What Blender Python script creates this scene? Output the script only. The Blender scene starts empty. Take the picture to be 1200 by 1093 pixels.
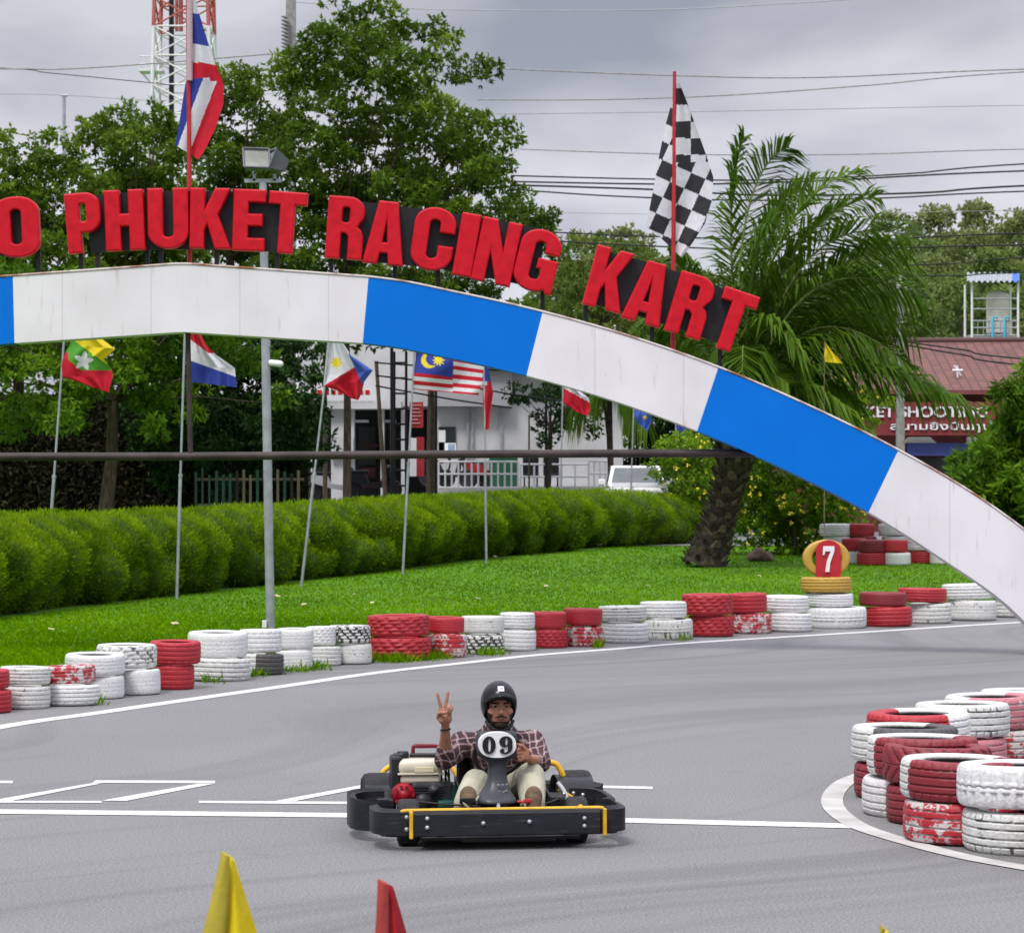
import bpy, bmesh, math, random
import numpy as np
from mathutils import Vector, Matrix, Euler
RAD = math.radians
PI = math.pi
random.seed(7)
rng = np.random.default_rng(7)
# ---------------------------------------------------------------- camera, world, sun, exposure
F, HC, HZ = 3200.0, 1.9, 578.0          # focal length in photo pixels, camera height, horizon row
sc = bpy.context.scene
cam_d = bpy.data.cameras.new("camera"); cam = bpy.data.objects.new("camera", cam_d)
sc.collection.objects.link(cam); sc.camera = cam
cam_d.sensor_width = 36; cam_d.lens = 36 * F / 1200; cam_d.shift_y = (HZ - 546.5) / 1200
cam_d.dof.use_dof = True; cam_d.dof.focus_distance = 15.3; cam_d.dof.aperture_fstop = 12
cam_d.clip_end = 4000; cam_d.clip_start = 0.1
cam.location = (0, 0, HC); cam.rotation_euler = (PI / 2, 0, 0)
SUN_EL, SUN_ROT = RAD(58), RAD(205)
world = bpy.data.worlds.new("World"); sc.world = world; world.use_nodes = True
wn, wl = world.node_tree.nodes, world.node_tree.links
bg = wn["Background"]; bg.inputs[1].default_value = 0.1
sky = wn.new("ShaderNodeTexSky"); sky.sky_type = 'NISHITA'; sky.sun_disc = False
sky.sun_elevation = SUN_EL; sky.sun_rotation = SUN_ROT
tc = wn.new("ShaderNodeTexCoord")
mp = wn.new("ShaderNodeMapping"); mp.inputs['Scale'].default_value = (1.0, 1.0, 2.6); mp.inputs['Location'].default_value = (0.31, 0.2, 0.47)
wl.new(tc.outputs['Generated'], mp.inputs[0])
ns = wn.new("ShaderNodeTexNoise"); ns.inputs['Scale'].default_value = 5.5; ns.inputs['Detail'].default_value = 5; ns.inputs['Roughness'].default_value = .45
ns.inputs['Distortion'].default_value = .25
wl.new(mp.outputs[0], ns.inputs['Vector'])
cr = wn.new("ShaderNodeValToRGB")
cr.color_ramp.elements[0].position = .38; cr.color_ramp.elements[0].color = (.40, .415, .50, 1)
cr.color_ramp.elements[1].position = .62; cr.color_ramp.elements[1].color = (.80, .80, .86, 1)
wl.new(ns.outputs['Fac'], cr.inputs[0])
sx = wn.new("ShaderNodeSeparateXYZ"); wl.new(tc.outputs['Generated'], sx.inputs[0])
mr = wn.new("ShaderNodeMapRange"); mr.inputs['From Min'].default_value = .2; mr.inputs['From Max'].default_value = 1.0
mr.inputs['To Min'].default_value = 6.35; mr.inputs['To Max'].default_value = 28.0
wl.new(sx.outputs['Z'], mr.inputs[0])
mr2 = wn.new("ShaderNodeMapRange"); mr2.inputs['From Min'].default_value = .06; mr2.inputs['From Max'].default_value = .16
mr2.inputs['To Min'].default_value = 2.4; mr2.inputs['To Max'].default_value = 0.0
wl.new(sx.outputs['Z'], mr2.inputs[0])
ma = wn.new("ShaderNodeMath"); ma.operation = 'ADD'; wl.new(mr.outputs[0], ma.inputs[0]); wl.new(mr2.outputs[0], ma.inputs[1])
vm = wn.new("ShaderNodeVectorMath"); vm.operation = 'SCALE'
wl.new(cr.outputs[0], vm.inputs[0]); wl.new(ma.outputs[0], vm.inputs['Scale'])
mx = wn.new("ShaderNodeMixRGB"); mx.inputs[0].default_value = .93
wl.new(sky.outputs[0], mx.inputs[1]); wl.new(vm.outputs[0], mx.inputs[2]); wl.new(mx.outputs[0], bg.inputs[0])
sun_d = bpy.data.lights.new("sun", 'SUN'); sun = bpy.data.objects.new("sun", sun_d); sc.collection.objects.link(sun)
sun_d.energy = 2.0; sun_d.angle = RAD(14); sun_d.color = (1, .96, .9)
sdir = Vector((math.sin(SUN_ROT) * math.cos(SUN_EL), math.cos(SUN_ROT) * math.cos(SUN_EL), math.sin(SUN_EL)))
sun.rotation_euler = sdir.to_track_quat('Z', 'Y').to_euler(); sun.location = (0, 0, 40)
sc.view_settings.view_transform = 'Standard'; sc.view_settings.look = 'None'
sc.view_settings.exposure = 0.42; sc.view_settings.gamma = 1.0; sc.view_settings.use_curve_mapping = False
sc.cycles.max_bounces = 6; sc.cycles.transparent_max_bounces = 8

# ---------------------------------------------------------------- helpers
def zg(Y):
    t = min(max((Y - 43) / 25, 0), 1); return .55 * t * t * (3 - 2 * t)
def P(px, py, Y): return Vector(((px - 600) * Y / F, Y, HC - (py - HZ) * Y / F))
def G(px, py):
    a, b = 3.0, 400.0
    for _ in range(50):
        m = (a + b) / 2
        if HZ + F * (HC - zg(m)) / m > py: a = m
        else: b = m
    return Vector(((px - 600) * a / F, a, zg(a)))
def GX(px, Y): return Vector(((px - 600) * Y / F, Y, zg(Y)))
def flat(v, z=0.0): return Vector((v.x, v.y, z))

class MB:
    def __init__(s): s.v = []; s.f = []; s.m = []; s.sm = []
    def add(s, vs, fs, m=0, smooth=False):
        o = len(s.v); s.v += [tuple(v) for v in vs]
        for f in fs: s.f.append(tuple(i + o for i in f)); s.m.append(m); s.sm.append(smooth)
        return s
    def box(s, c, size, rot=None, m=0):
        M = rot if rot is not None else Matrix.Identity(3)
        c = Vector(c); h = Vector(size) / 2
        vs = [c + M @ Vector((x * h.x, y * h.y, z * h.z)) for x in (-1, 1) for y in (-1, 1) for z in (-1, 1)]
        s.add(vs, [(0, 1, 3, 2), (4, 6, 7, 5), (0, 4, 5, 1), (2, 3, 7, 6), (0, 2, 6, 4), (1, 5, 7, 3)], m); return s
    def bbox(s, c, size, b=.01, rot=None, m=0, smooth=False):   # box with chamfered edges
        M = rot if rot is not None else Matrix.Identity(3)
        bm = bmesh.new(); bmesh.ops.create_cube(bm, size=1)
        for v in bm.verts: v.co = Vector((v.co.x * size[0], v.co.y * size[1], v.co.z * size[2]))
        bmesh.ops.bevel(bm, geom=bm.edges[:], offset=b, segments=3, affect='EDGES', profile=.5)
        c = Vector(c); bm.verts.index_update()
        s.add([c + M @ v.co for v in bm.verts], [[v.index for v in f.verts] for f in bm.faces], m, smooth); bm.free(); return s
    def prism(s, pts, ext, m=0, smooth=False):                  # polygon of 3D points, extruded along ext
        n = len(pts); pts = [Vector(p) for p in pts]; e = Vector(ext)
        vs = pts + [p + e for p in pts]
        fs = [tuple(range(n))[::-1], tuple(range(n, 2 * n))] + [(i, (i + 1) % n, n + (i + 1) % n, n + i) for i in range(n)]
        s.add(vs, fs, m, smooth); return s
    def tube(s, path, r, n=8, m=0, cap=True):
        path = [Vector(p) for p in path]; k = len(path)
        rs = r if isinstance(r, (list, tuple)) else [r] * k
        vs = []; up = None
        for i in range(k):
            t = (path[min(i + 1, k - 1)] - path[max(i - 1, 0)])
            t = t.normalized() if t.length > 1e-9 else Vector((0, 0, 1))
            if up is None:
                up = Vector((0, 0, 1)) if abs(t.z) < .9 else Vector((0, 1, 0))
            a = t.cross(up).normalized(); up = a.cross(t).normalized()
            for j in range(n):
                an = 2 * PI * j / n
                vs.append(path[i] + (a * math.cos(an) + up * math.sin(an)) * rs[i])
        fs = [(i * n + j, i * n + (j + 1) % n, (i + 1) * n + (j + 1) % n, (i + 1) * n + j) for i in range(k - 1) for j in range(n)]
        s.add(vs, fs, m, True)
        if cap:
            s.add([vs[j] for j in range(n)], [tuple(range(n))], m); s.add([vs[(k - 1) * n + j] for j in range(n)], [tuple(range(n))[::-1]], m)
        return s
    def lathe(s, prof, n=24, M=None, m=0, smooth=True, closed=False):
        M = M or Matrix.Identity(4); k = len(prof)
        vs = [M @ Vector((r * math.cos(2 * PI * j / n), r * math.sin(2 * PI * j / n), z)) for r, z in prof for j in range(n)]
        fs = [(i * n + j, i * n + (j + 1) % n, (i + 1) * n + (j + 1) % n, (i + 1) * n + j) for i in range(k - 1) for j in range(n)]
        if closed: fs += [((k - 1) * n + j, (k - 1) * n + (j + 1) % n, (j + 1) % n, j) for j in range(n)]
        s.add(vs, fs, m, smooth); return s
    def ball(s, c, r, m=0, nu=14, nv=9, M=None):
        r = Vector(r) if hasattr(r, '__len__') else Vector((r, r, r)); c = Vector(c); M = M or Matrix.Identity(3)
        vs = [c + M @ Vector((0, 0, -r.z))]
        for i in range(1, nv):
            a = PI * i / nv - PI / 2
            for j in range(nu):
                b = 2 * PI * j / nu
                vs.append(c + M @ Vector((r.x * math.cos(a) * math.cos(b), r.y * math.cos(a) * math.sin(b), r.z * math.sin(a))))
        vs.append(c + M @ Vector((0, 0, r.z))); L = len(vs) - 1
        fs = [(0, 1 + (j + 1) % nu, 1 + j) for j in range(nu)]
        for i in range(nv - 2):
            for j in range(nu):
                a = 1 + i * nu; fs.append((a + j, a + (j + 1) % nu, a + nu + (j + 1) % nu, a + nu + j))
        a = 1 + (nv - 2) * nu; fs += [(a + j, a + (j + 1) % nu, L) for j in range(nu)]
        s.add(vs, fs, m, True); return s
    def cone(s, a, b, ra, rb, n=14, m=0):                      # tapered capsule between two joints
        s.tube([a, b], [ra, rb], n, m); s.ball(a, ra, m); s.ball(b, rb, m); return s
    def ribbon(s, pts, z0, z1, th, m=0, closed=False, smooth=True):   # upright strip along a plan path
        n = len(pts); pts = [Vector((p[0], p[1], 0)) for p in pts]; o = []
        for i in range(n):
            if closed: t = pts[(i + 1) % n] - pts[i - 1]
            else: t = pts[min(i + 1, n - 1)] - pts[max(i - 1, 0)]
            t.normalize(); o.append(Vector((t.y, -t.x, 0)) * th)
        e = th * .35
        vs = []
        for i in range(n):
            for (u, z) in ((1, z0 + e), (1, z1 - e), (.6, z1), (.0, z1), (0, z0), (.6, z0)):
                q = pts[i] + o[i] * u; vs.append((q.x, q.y, z))
        fs = []
        for i in range(n if closed else n - 1):
            for k in range(6):
                a = i * 6; b = ((i + 1) % n) * 6; fs.append((a + k, b + k, b + (k + 1) % 6, a + (k + 1) % 6))
        s.add(vs, fs, m, False)
        if not closed: s.add(vs[:6], [tuple(range(6))[::-1]], m); s.add(vs[-6:], [tuple(range(6))], m)
        return s
    def grid(s, fn, nu, nv, mfn=None, smooth=True):
        vs = [fn(i / nu, j / nv) for j in range(nv + 1) for i in range(nu + 1)]
        o = len(s.v); s.v += [tuple(v) for v in vs]
        for j in range(nv):
            for i in range(nu):
                a = o + j * (nu + 1) + i
                s.f.append((a, a + 1, a + nu + 2, a + nu + 1)); s.m.append(mfn((i + .5) / nu, (j + .5) / nv) if mfn else 0); s.sm.append(smooth)
        return s

def finish(o, me, mats, parent=None, origin=None):
    for m in (mats if isinstance(mats, (list, tuple)) else [mats]): me.materials.append(m)
    sc.collection.objects.link(o)
    if parent is not None: o.parent = parent
    return o
def base_of(p):
    v = Vector((0, 0, 0))
    while p is not None: v += p.location; p = p.parent
    return v
def obj(name, mb, mats, parent=None, local=False, loc=None):
    me = bpy.data.meshes.new(name)
    off = Vector((0, 0, 0))
    if not local:
        off = base_of(parent) if parent is not None else (Vector(loc) if loc is not None else Vector((0, 0, 0)))
    me.from_pydata([(x - off.x, y - off.y, z - off.z) for x, y, z in mb.v], [], mb.f)
    me.polygons.foreach_set('material_index', mb.m); me.polygons.foreach_set('use_smooth', mb.sm)
    me.update()
    o = bpy.data.objects.new(name, me)
    if parent is None and loc is not None: o.location = loc
    return finish(o, me, mats, parent)
def tag(o, label, cat, group=None, kind=None):
    if label: o['label'] = label
    if cat: o['category'] = cat
    if group: o['group'] = group
    if kind: o['kind'] = kind
    return o
def thing(name, label, cat, loc=(0, 0, 0), rotz=0, group=None):
    o = bpy.data.objects.new(name, None); sc.collection.objects.link(o)
    o.location = loc; o.rotation_euler = (0, 0, rotz); o.empty_display_size = .2
    return tag(o, label, cat, group)
def struct(o): o['kind'] = 'structure'; return o

def quads(name, V, mats, parent=None, loc=None, var=None, n=4, off=None):   # V: (k, n, 3) array of faces
    k = V.shape[0]; me = bpy.data.meshes.new(name)
    o0 = base_of(parent) if parent is not None else (Vector(loc) if loc is not None else Vector((0, 0, 0)))
    V = V - np.array(o0)
    me.vertices.add(k * n); me.vertices.foreach_set('co', V.astype(np.float32).ravel())
    me.loops.add(k * n); me.loops.foreach_set('vertex_index', np.arange(k * n, dtype=np.int32))
    me.polygons.add(k); me.polygons.foreach_set('loop_start', np.arange(0, k * n, n, dtype=np.int32))
    me.update(calc_edges=True); me.validate()
    if var is not None:
        a = me.attributes.new('var', 'FLOAT', 'FACE'); a.data.foreach_set('value', var.astype(np.float32))
    o = bpy.data.objects.new(name, me)
    if parent is None and loc is not None: o.location = loc
    return finish(o, me, mats, parent)

def norm(a): return a / np.maximum(np.linalg.norm(a, axis=-1, keepdims=True), 1e-9)
def leaf_quads(C, D, L, W):
    """rhombic leaves: C base points, D directions, L lengths, W widths"""
    k = len(C); D = norm(D)
    S = norm(np.cross(D, norm(rng.normal(size=(k, 3)))))
    L = np.asarray(L).reshape(-1, 1); W = np.asarray(W).reshape(-1, 1)
    N = np.cross(D, S)
    mid = C + D * L * .45
    return np.stack([C, mid + S * W * .5 + N * W * .15, C + D * L, mid - S * W * .5 + N * W * .15], axis=1)

# ---------------------------------------------------------------- materials
def newmat(name):
    m = bpy.data.materials.new(name); m.use_nodes = True
    return m, m.node_tree.nodes, m.node_tree.links, m.node_tree.nodes['Principled BSDF']
def c4(c): return (c[0], c[1], c[2], 1)
def mat(name, col, rough=.6, var=.15, scale=6.0, bump=0.0, metal=0.0, spec=.3, col2=None, coat=0.0, bscale=None, detail=4, stretch=None, lo=.35, hi=.65, hue=0):
    m, n, l, b = newmat(name)
    t = n.new('ShaderNodeTexCoord'); src = t.outputs['Object']
    if stretch:
        mpn = n.new('ShaderNodeMapping'); mpn.inputs['Scale'].default_value = stretch; l.new(src, mpn.inputs[0]); src = mpn.outputs[0]
    nz = n.new('ShaderNodeTexNoise'); nz.inputs['Scale'].default_value = scale; nz.inputs['Detail'].default_value = detail
    l.new(src, nz.inputs['Vector'])
    r = n.new('ShaderNodeValToRGB'); r.color_ramp.elements[0].position = lo; r.color_ramp.elements[1].position = hi
    c2 = col2 if col2 else tuple(c * (1 - var) for c in col)
    r.color_ramp.elements[0].color = c4(c2); r.color_ramp.elements[1].color = c4(col if col2 else tuple(min(c * (1 + var * .5), 1) for c in col))
    l.new(nz.outputs['Fac'], r.inputs[0]); l.new(r.outputs[0], b.inputs['Base Color'])
    b.inputs['Roughness'].default_value = rough; b.inputs['Metallic'].default_value = metal
    b.inputs['Specular IOR Level'].default_value = spec; b.inputs['Coat Weight'].default_value = coat
    if bump:
        nb = n.new('ShaderNodeTexNoise'); nb.inputs['Scale'].default_value = bscale or scale * 4; nb.inputs['Detail'].default_value = 3
        l.new(src, nb.inputs['Vector'])
        bp = n.new('ShaderNodeBump'); bp.inputs['Strength'].default_value = bump; bp.inputs['Distance'].default_value = .02
        l.new(nb.outputs['Fac'], bp.inputs['Height']); l.new(bp.outputs[0], b.inputs['Normal'])
    return m
def leafmat(name, dark, mid, light, rough=.5, trans=.25):
    m, n, l, b = newmat(name)
    a = n.new('ShaderNodeAttribute'); a.attribute_name = 'var'
    r = n.new('ShaderNodeValToRGB'); e = r.color_ramp.elements
    e[0].position = 0; e[0].color = c4(dark); e[1].position = 1; e[1].color = c4(light)
    x = e.new(.5); x.color = c4(mid)
    l.new(a.outputs['Fac'], r.inputs[0]); l.new(r.outputs[0], b.inputs['Base Color']); b.inputs['Roughness'].default_value = rough
    b.inputs['Specular IOR Level'].default_value = .10 if 'grass' not in name else .0
    tr = n.new('ShaderNodeBsdfTranslucent'); l.new(r.outputs[0], tr.inputs[0])
    ms = n.new('ShaderNodeMixShader'); ms.inputs[0].default_value = trans
    l.new(b.outputs[0], ms.inputs[1]); l.new(tr.outputs[0], ms.inputs[2]); l.new(ms.outputs[0], n['Material Output'].inputs[0])
    return m

M = {}
M['white'] = mat('white_paint', (.74, .735, .75), .55, .08, 2.0, .05)
M['white_wall'] = mat('white_wall', (.52, .52, .53), .8, .18, .6, .05)
M['grey_wall'] = mat('grey_wall', (.36, .36, .38), .8, .15, 1.0)
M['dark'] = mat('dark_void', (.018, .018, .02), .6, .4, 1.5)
M['glass'] = mat('window_glass', (.03, .035, .04), .35, .3, 1.0)
M['black'] = mat('black_paint', (.012, .012, .014), .45, .3, 8)
M['black_plastic'] = mat('black_plastic', (.014, .015, .018), .42, .35, 9, .08)
M['rubber'] = mat('rubber', (.022, .022, .024), .75, .35, 30, .2)
M['galv'] = mat('galvanised_steel', (.36, .38, .41), .42, .2, 6, .05, metal=.35)
M['steel'] = mat('steel', (.45, .45, .47), .35, .2, 20, metal=.8)
M['concrete'] = mat('concrete', (.27, .265, .26), .85, .3, 5, .2)
M['wood'] = mat('timber', (.16, .12, .085), .85, .45, 4, .3, stretch=(6, 6, .5))
M['bark'] = mat('bark', (.13, .095, .065), .9, .55, 5, .6, stretch=(3, 3, .8))
M['red'] = mat('red_paint', (.58, .012, .022), .35, .2, 3, .03)
M['red_pole'] = mat('red_pole', (.42, .025, .03), .45, .2, 5)
M['yellow'] = mat('yellow_paint', (.62, .36, .02), .4, .2, 14, .03)
M['blue'] = mat('blue_paint', (.0, .145, .60), .5, .06, 1.2, .04, spec=.12)
M['roof_red'] = None
def letter_mat():
    m, n, l, b = newmat('letter_red')
    t = n.new('ShaderNodeTexCoord'); nz = n.new('ShaderNodeTexNoise'); nz.inputs['Scale'].default_value = 9; l.new(t.outputs['Object'], nz.inputs['Vector'])
    nz.inputs['Detail'].default_value = 6
    r = n.new('ShaderNodeValToRGB'); e = r.color_ramp.elements
    e[0].position = .25; e[0].color = (.34, .006, .012, 1); e[1].position = .45; e[1].color = (.50, .002, .012, 1)
    e2 = e.new(.74); e2.color = (.54, .008, .02, 1)
    l.new(nz.outputs['Fac'], r.inputs[0]); l.new(r.outputs[0], b.inputs['Base Color']); b.inputs['Roughness'].default_value = .38
    b.inputs['Specular IOR Level'].default_value = .25
    return m
M['letter'] = letter_mat()
# ---------------------------------------------------------------- setting: ground, track, lawn
BARR = [(-420, 905), (-200, 868), (0, 833), (80, 824), (160, 810), (250, 796), (340, 783), (430, 774), (520, 768), (620, 761), (750, 750), (880, 741), (1000, 734), (1100, 727), (1200, 721), (1400, 711), (1700, 700)]
BW = [G(a, b) for a, b in BARR]
def yb(X): return float(np.interp(X, [v.x for v in BW], [v.y for v in BW]))
HEDGE = [(-420, 800), (-120, 743), (0, 725), (100, 712), (200, 700), (330, 686), (480, 668), (600, 653), (700, 645)]
HW = [G(a, b) for a, b in HEDGE]

def asphalt(name, base, ground_spec=.3):
    m, n, l, b = newmat(name)
    t = n.new('ShaderNodeTexCoord')
    f = n.new('ShaderNodeTexNoise'); f.inputs['Scale'].default_value = 70; f.inputs['Detail'].default_value = 3; l.new(t.outputs['Object'], f.inputs['Vector'])
    vo = n.new('ShaderNodeTexVoronoi'); vo.inputs['Scale'].default_value = 130; l.new(t.outputs['Object'], vo.inputs['Vector'])
    big = n.new('ShaderNodeTexNoise'); big.inputs['Scale'].default_value = .35; big.inputs['Detail'].default_value = 5
    l.new(t.outputs['Object'], big.inputs['Vector'])
    # tyre rubber laid down along the racing line: streaks following the bend
    rot = n.new('ShaderNodeVectorRotate'); rot.inputs['Axis'].default_value = (0, 0, 1); rot.inputs['Angle'].default_value = RAD(-56); l.new(t.outputs['Object'], rot.inputs[0])
    wq = n.new('ShaderNodeTexNoise'); wq.inputs['Scale'].default_value = .09; wq.inputs['Detail'].default_value = 1; l.new(t.outputs['Object'], wq.inputs['Vector'])
    wa = n.new('ShaderNodeVectorMath'); wa.operation = 'MULTIPLY_ADD'; wa.inputs[1].default_value = (0, 9, 0); l.new(wq.outputs['Color'], wa.inputs[0]); l.new(rot.outputs[0], wa.inputs[2])
    mpw = n.new('ShaderNodeMapping'); mpw.inputs['Scale'].default_value = (.035, 1.1, 1); l.new(wa.outputs[0], mpw.inputs[0])
    w = n.new('ShaderNodeTexNoise'); w.inputs['Scale'].default_value = 1.0; w.inputs['Detail'].default_value = 7; w.inputs['Roughness'].default_value = .62
    l.new(mpw.outputs[0], w.inputs['Vector'])
    sp_ = n.new('ShaderNodeTexNoise'); sp_.inputs['Scale'].default_value = 1.7; sp_.inputs['Detail'].default_value = 6; sp_.inputs['Roughness'].default_value = .7; l.new(t.outputs['Object'], sp_.inputs['Vector'])
    r4 = n.new('ShaderNodeValToRGB'); r4.color_ramp.elements[0].position = .62; r4.color_ramp.elements[1].position = .76
    r4.color_ramp.elements[0].color = (1, 1, 1, 1); r4.color_ramp.elements[1].color = (.80, .80, .80, 1); l.new(sp_.outputs['Fac'], r4.inputs[0])
    r1 = n.new('ShaderNodeValToRGB'); r1.color_ramp.elements[0].position = .3; r1.color_ramp.elements[1].position = .72
    r1.color_ramp.elements[0].color = c4([c * .62 for c in base]); r1.color_ramp.elements[1].color = c4([c * 1.32 for c in base])
    l.new(f.outputs['Fac'], r1.inputs[0])
    r2 = n.new('ShaderNodeValToRGB'); r2.color_ramp.elements[0].position = .3; r2.color_ramp.elements[1].position = .7
    r2.color_ramp.elements[0].color = (.93, .93, .93, 1); r2.color_ramp.elements[1].color = (1.05, 1.05, 1.05, 1); l.new(big.outputs['Fac'], r2.inputs[0])
    r3 = n.new('ShaderNodeValToRGB'); r3.color_ramp.elements[0].position = .34; r3.color_ramp.elements[1].position = .52
    r3.color_ramp.elements[0].color = (.73, .73, .74, 1); r3.color_ramp.elements[1].color = (1, 1, 1, 1); l.new(w.outputs['Fac'], r3.inputs[0])
    m1 = n.new('ShaderNodeMixRGB'); m1.blend_type = 'MULTIPLY'; m1.inputs[0].default_value = 1; l.new(r1.outputs[0], m1.inputs[1]); l.new(r2.outputs[0], m1.inputs[2])
    m2 = n.new('ShaderNodeMixRGB'); m2.blend_type = 'MULTIPLY'; m2.inputs[0].default_value = 1; l.new(m1.outputs[0], m2.inputs[1]); l.new(r3.outputs[0], m2.inputs[2])
    m3 = n.new('ShaderNodeMixRGB'); m3.blend_type = 'MULTIPLY'; m3.inputs[0].default_value = 1; l.new(m2.outputs[0], m3.inputs[1]); l.new(r4.outputs[0], m3.inputs[2])
    l.new(m3.outputs[0], b.inputs['Base Color']); b.inputs['Roughness'].default_value = .82; b.inputs['Specular IOR Level'].default_value = .3
    bp = n.new('ShaderNodeBump'); bp.inputs['Strength'].default_value = .5; bp.inputs['Distance'].default_value = .006
    l.new(vo.outputs['Distance'], bp.inputs['Height']); l.new(bp.outputs[0], b.inputs['Normal'])
    return m
M['asphalt'] = asphalt('track_asphalt', (.190, .188, .189))
M['lawn'] = mat('lawn_soil', (.075, .20, .004), .9, .3, .5, .3, col2=(.05, .14, .003), bscale=30, detail=8)
M['earth'] = mat('earth', (.10, .12, .04), .95, .4, .3, .2)

mb = MB()
ys = [-30, 0, 15, 30, 43] + [43 + 25 * i / 12 for i in range(1, 13)] + [90, 140, 250, 500, 1500, 3500]
xs = [-3000, -600, -150, -60, -30, -15, 0, 15, 30, 60, 150, 600, 3000]
vs = [(x, y, zg(y) - .012) for y in ys for x in xs]; nx = len(xs)
mb.add(vs, [(j * nx + i, j * nx + i + 1, (j + 1) * nx + i + 1, (j + 1) * nx + i) for j in range(len(ys) - 1) for i in range(nx - 1)], 0, True)
struct(obj('ground', mb, M['lawn']))
# asphalt track, one sheet in front of the tyre barrier
edge = [flat(v + Vector((0, .3, 0)), 0) for v in BW]
mb = MB(); top = [Vector((x, -20, 0)) for x in np.linspace(-40, 40, len(edge))]
k = len(edge); mb.add(top + edge, [(i, i + 1, k + i + 1, k + i) for i in range(k - 1)])
struct(obj('race_track', mb, M['asphalt']))
# street behind the hedge
mb = MB(); mb.add([(-60, 70, .56), (60, 70, .56), (60, 100, .56), (-60, 100, .56)], [(0, 1, 2, 3)])
struct(obj('street', mb, M['asphalt']))

# painted markings
M['line'] = None
def line_mat():
    m, n, l, b = newmat('line_paint')
    t = n.new('ShaderNodeTexCoord'); f = n.new('ShaderNodeTexNoise'); f.inputs['Scale'].default_value = 22; f.inputs['Detail'].default_value = 8; f.inputs['Roughness'].default_value = .7
    l.new(t.outputs['Object'], f.inputs['Vector'])
    r = n.new('ShaderNodeValToRGB'); r.color_ramp.elements[0].position = .34; r.color_ramp.elements[1].position = .48
    r.color_ramp.elements[0].color = (.34, .34, .34, 1); r.color_ramp.elements[1].color = (.58, .58, .57, 1); l.new(f.outputs['Fac'], r.inputs[0])
    l.new(r.outputs[0], b.inputs['Base Color']); b.inputs['Roughness'].default_value = .7
    return m
M['line'] = line_mat()
M['line_worn'] = mat('worn_line_paint', (.47, .46, .44), .8, .22, 3, .1, detail=9)
def smooth_path(pts, sub=6):
    out = []
    for i in range(len(pts) - 1):
        p0 = pts[max(i - 1, 0)]; p1 = pts[i]; p2 = pts[i + 1]; p3 = pts[min(i + 2, len(pts) - 1)]
        for s in range(sub):
            t = s / sub
            out.append(.5 * ((2 * p1) + (p2 - p0) * t + (2 * p0 - 5 * p1 + 4 * p2 - p3) * t * t + (3 * p1 - p0 - 3 * p2 + p3) * t ** 3))
    out.append(pts[-1]); return out
def strip(mb, pts, w, z=.004, side=0):
    pts = [flat(Vector(p)) for p in pts]; n = len(pts); vs = []
    for i in range(n):
        t = (pts[min(i + 1, n - 1)] - pts[max(i - 1, 0)]).normalized(); o = Vector((-t.y, t.x, 0)) * w
        a = pts[i] + o * (.5 + side); b = pts[i] - o * (.5 - side)
        vs += [(a.x, a.y, z), (b.x, b.y, z)]
    mb.add(vs, [(2 * i, 2 * i + 1, 2 * i + 3, 2 * i + 2) for i in range(n - 1)])
EL = [(-200, 893), (0, 852), (110, 836), (220, 820), (330, 804.5), (440, 788.5), (560, 775), (624, 768), (720, 760.5), (820, 752.5), (1000, 741.5), (1200, 729), (1400, 719)]
mb = MB(); strip(mb, smooth_path([G(*p) for p in EL]), .19); struct(obj('track_edge_line', mb, M['line']))
mb = MB()
strip(mb, [G(-200, 949), G(410, 955.5), G(735, 961.5), G(1000, 968)], .22)
def quadpx(mb, pts, z=.004): mb.add([flat(G(*p), z) for p in pts], [tuple(range(len(pts)))])
quadpx(mb, [(112, 914.5), (252, 915), (252, 918), (108, 917.5)])
quadpx(mb, [(-12, 938.5), (107, 917.9), (120, 917.9), (14, 938.5)])
quadpx(mb, [(127, 936.8), (232, 918.5), (251, 918.5), (148, 938.5), (120, 938.5)])
quadpx(mb, [(-150, 938), (14, 938.6), (119, 938.6), (119, 940.8), (-150, 940.6)])
quadpx(mb, [(-150, 914.5), (15, 915), (15, 918), (-150, 917.5)])
quadpx(mb, [(233, 938.5), (480, 940), (480, 943), (233, 941.2)])
quadpx(mb, [(322, 938.8), (437, 917.6), (456, 917.6), (346, 938.8)])
quadpx(mb, [(440, 914.6), (765, 922), (765, 925), (456, 917.4)])
struct(obj('starting_grid_line', mb, M['line']))
CUR = [(1330, 900), (1130, 899), (1040, 903), (1000, 912), (981, 925), (975, 940), (984, 954), (1010, 970), (1060, 986), (1125, 1003), (1200, 1017), (1330, 1038), (1500, 1060)]
mb = MB(); strip(mb, smooth_path([G(*p) for p in CUR], 8), .135, z=.0055, side=.0); struct(obj('island_edge_line', mb, M['line_worn']))

# grass blades on the lawn
def sm(t): t = np.clip(t, 0, 1); return t * t * (3 - 2 * t)
N = 580000
Y = 1 / rng.uniform(1 / 78, 1 / 22, N); X = rng.uniform(-.26, .34, N) * Y * 1.02
ybv = np.interp(X, [v.x for v in BW], [v.y for v in BW]) + .05
yhv = np.interp(X, [v.x for v in HW], [v.y for v in HW]) + .6
ok = (Y > ybv) & ((Y < yhv) | (X > HW[-1].x))
X, Y = X[ok], Y[ok]; Z = .55 * sm((Y - 43) / 25) - .012
k = len(X); hgt = rng.uniform(.02, .045, k); hgt *= 1 + .6 * (rng.random(k) > .985)
w = .005 + Y * .00018
a = rng.uniform(0, PI, k); dx, dy = np.cos(a) * w, np.sin(a) * w
lx, ly = rng.normal(0, .03, k), rng.normal(0, .03, k)
V = np.stack([np.stack([X - dx, Y - dy, Z], 1), np.stack([X + dx, Y + dy, Z], 1), np.stack([X + lx, Y + ly, Z + hgt], 1)], 1)
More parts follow.
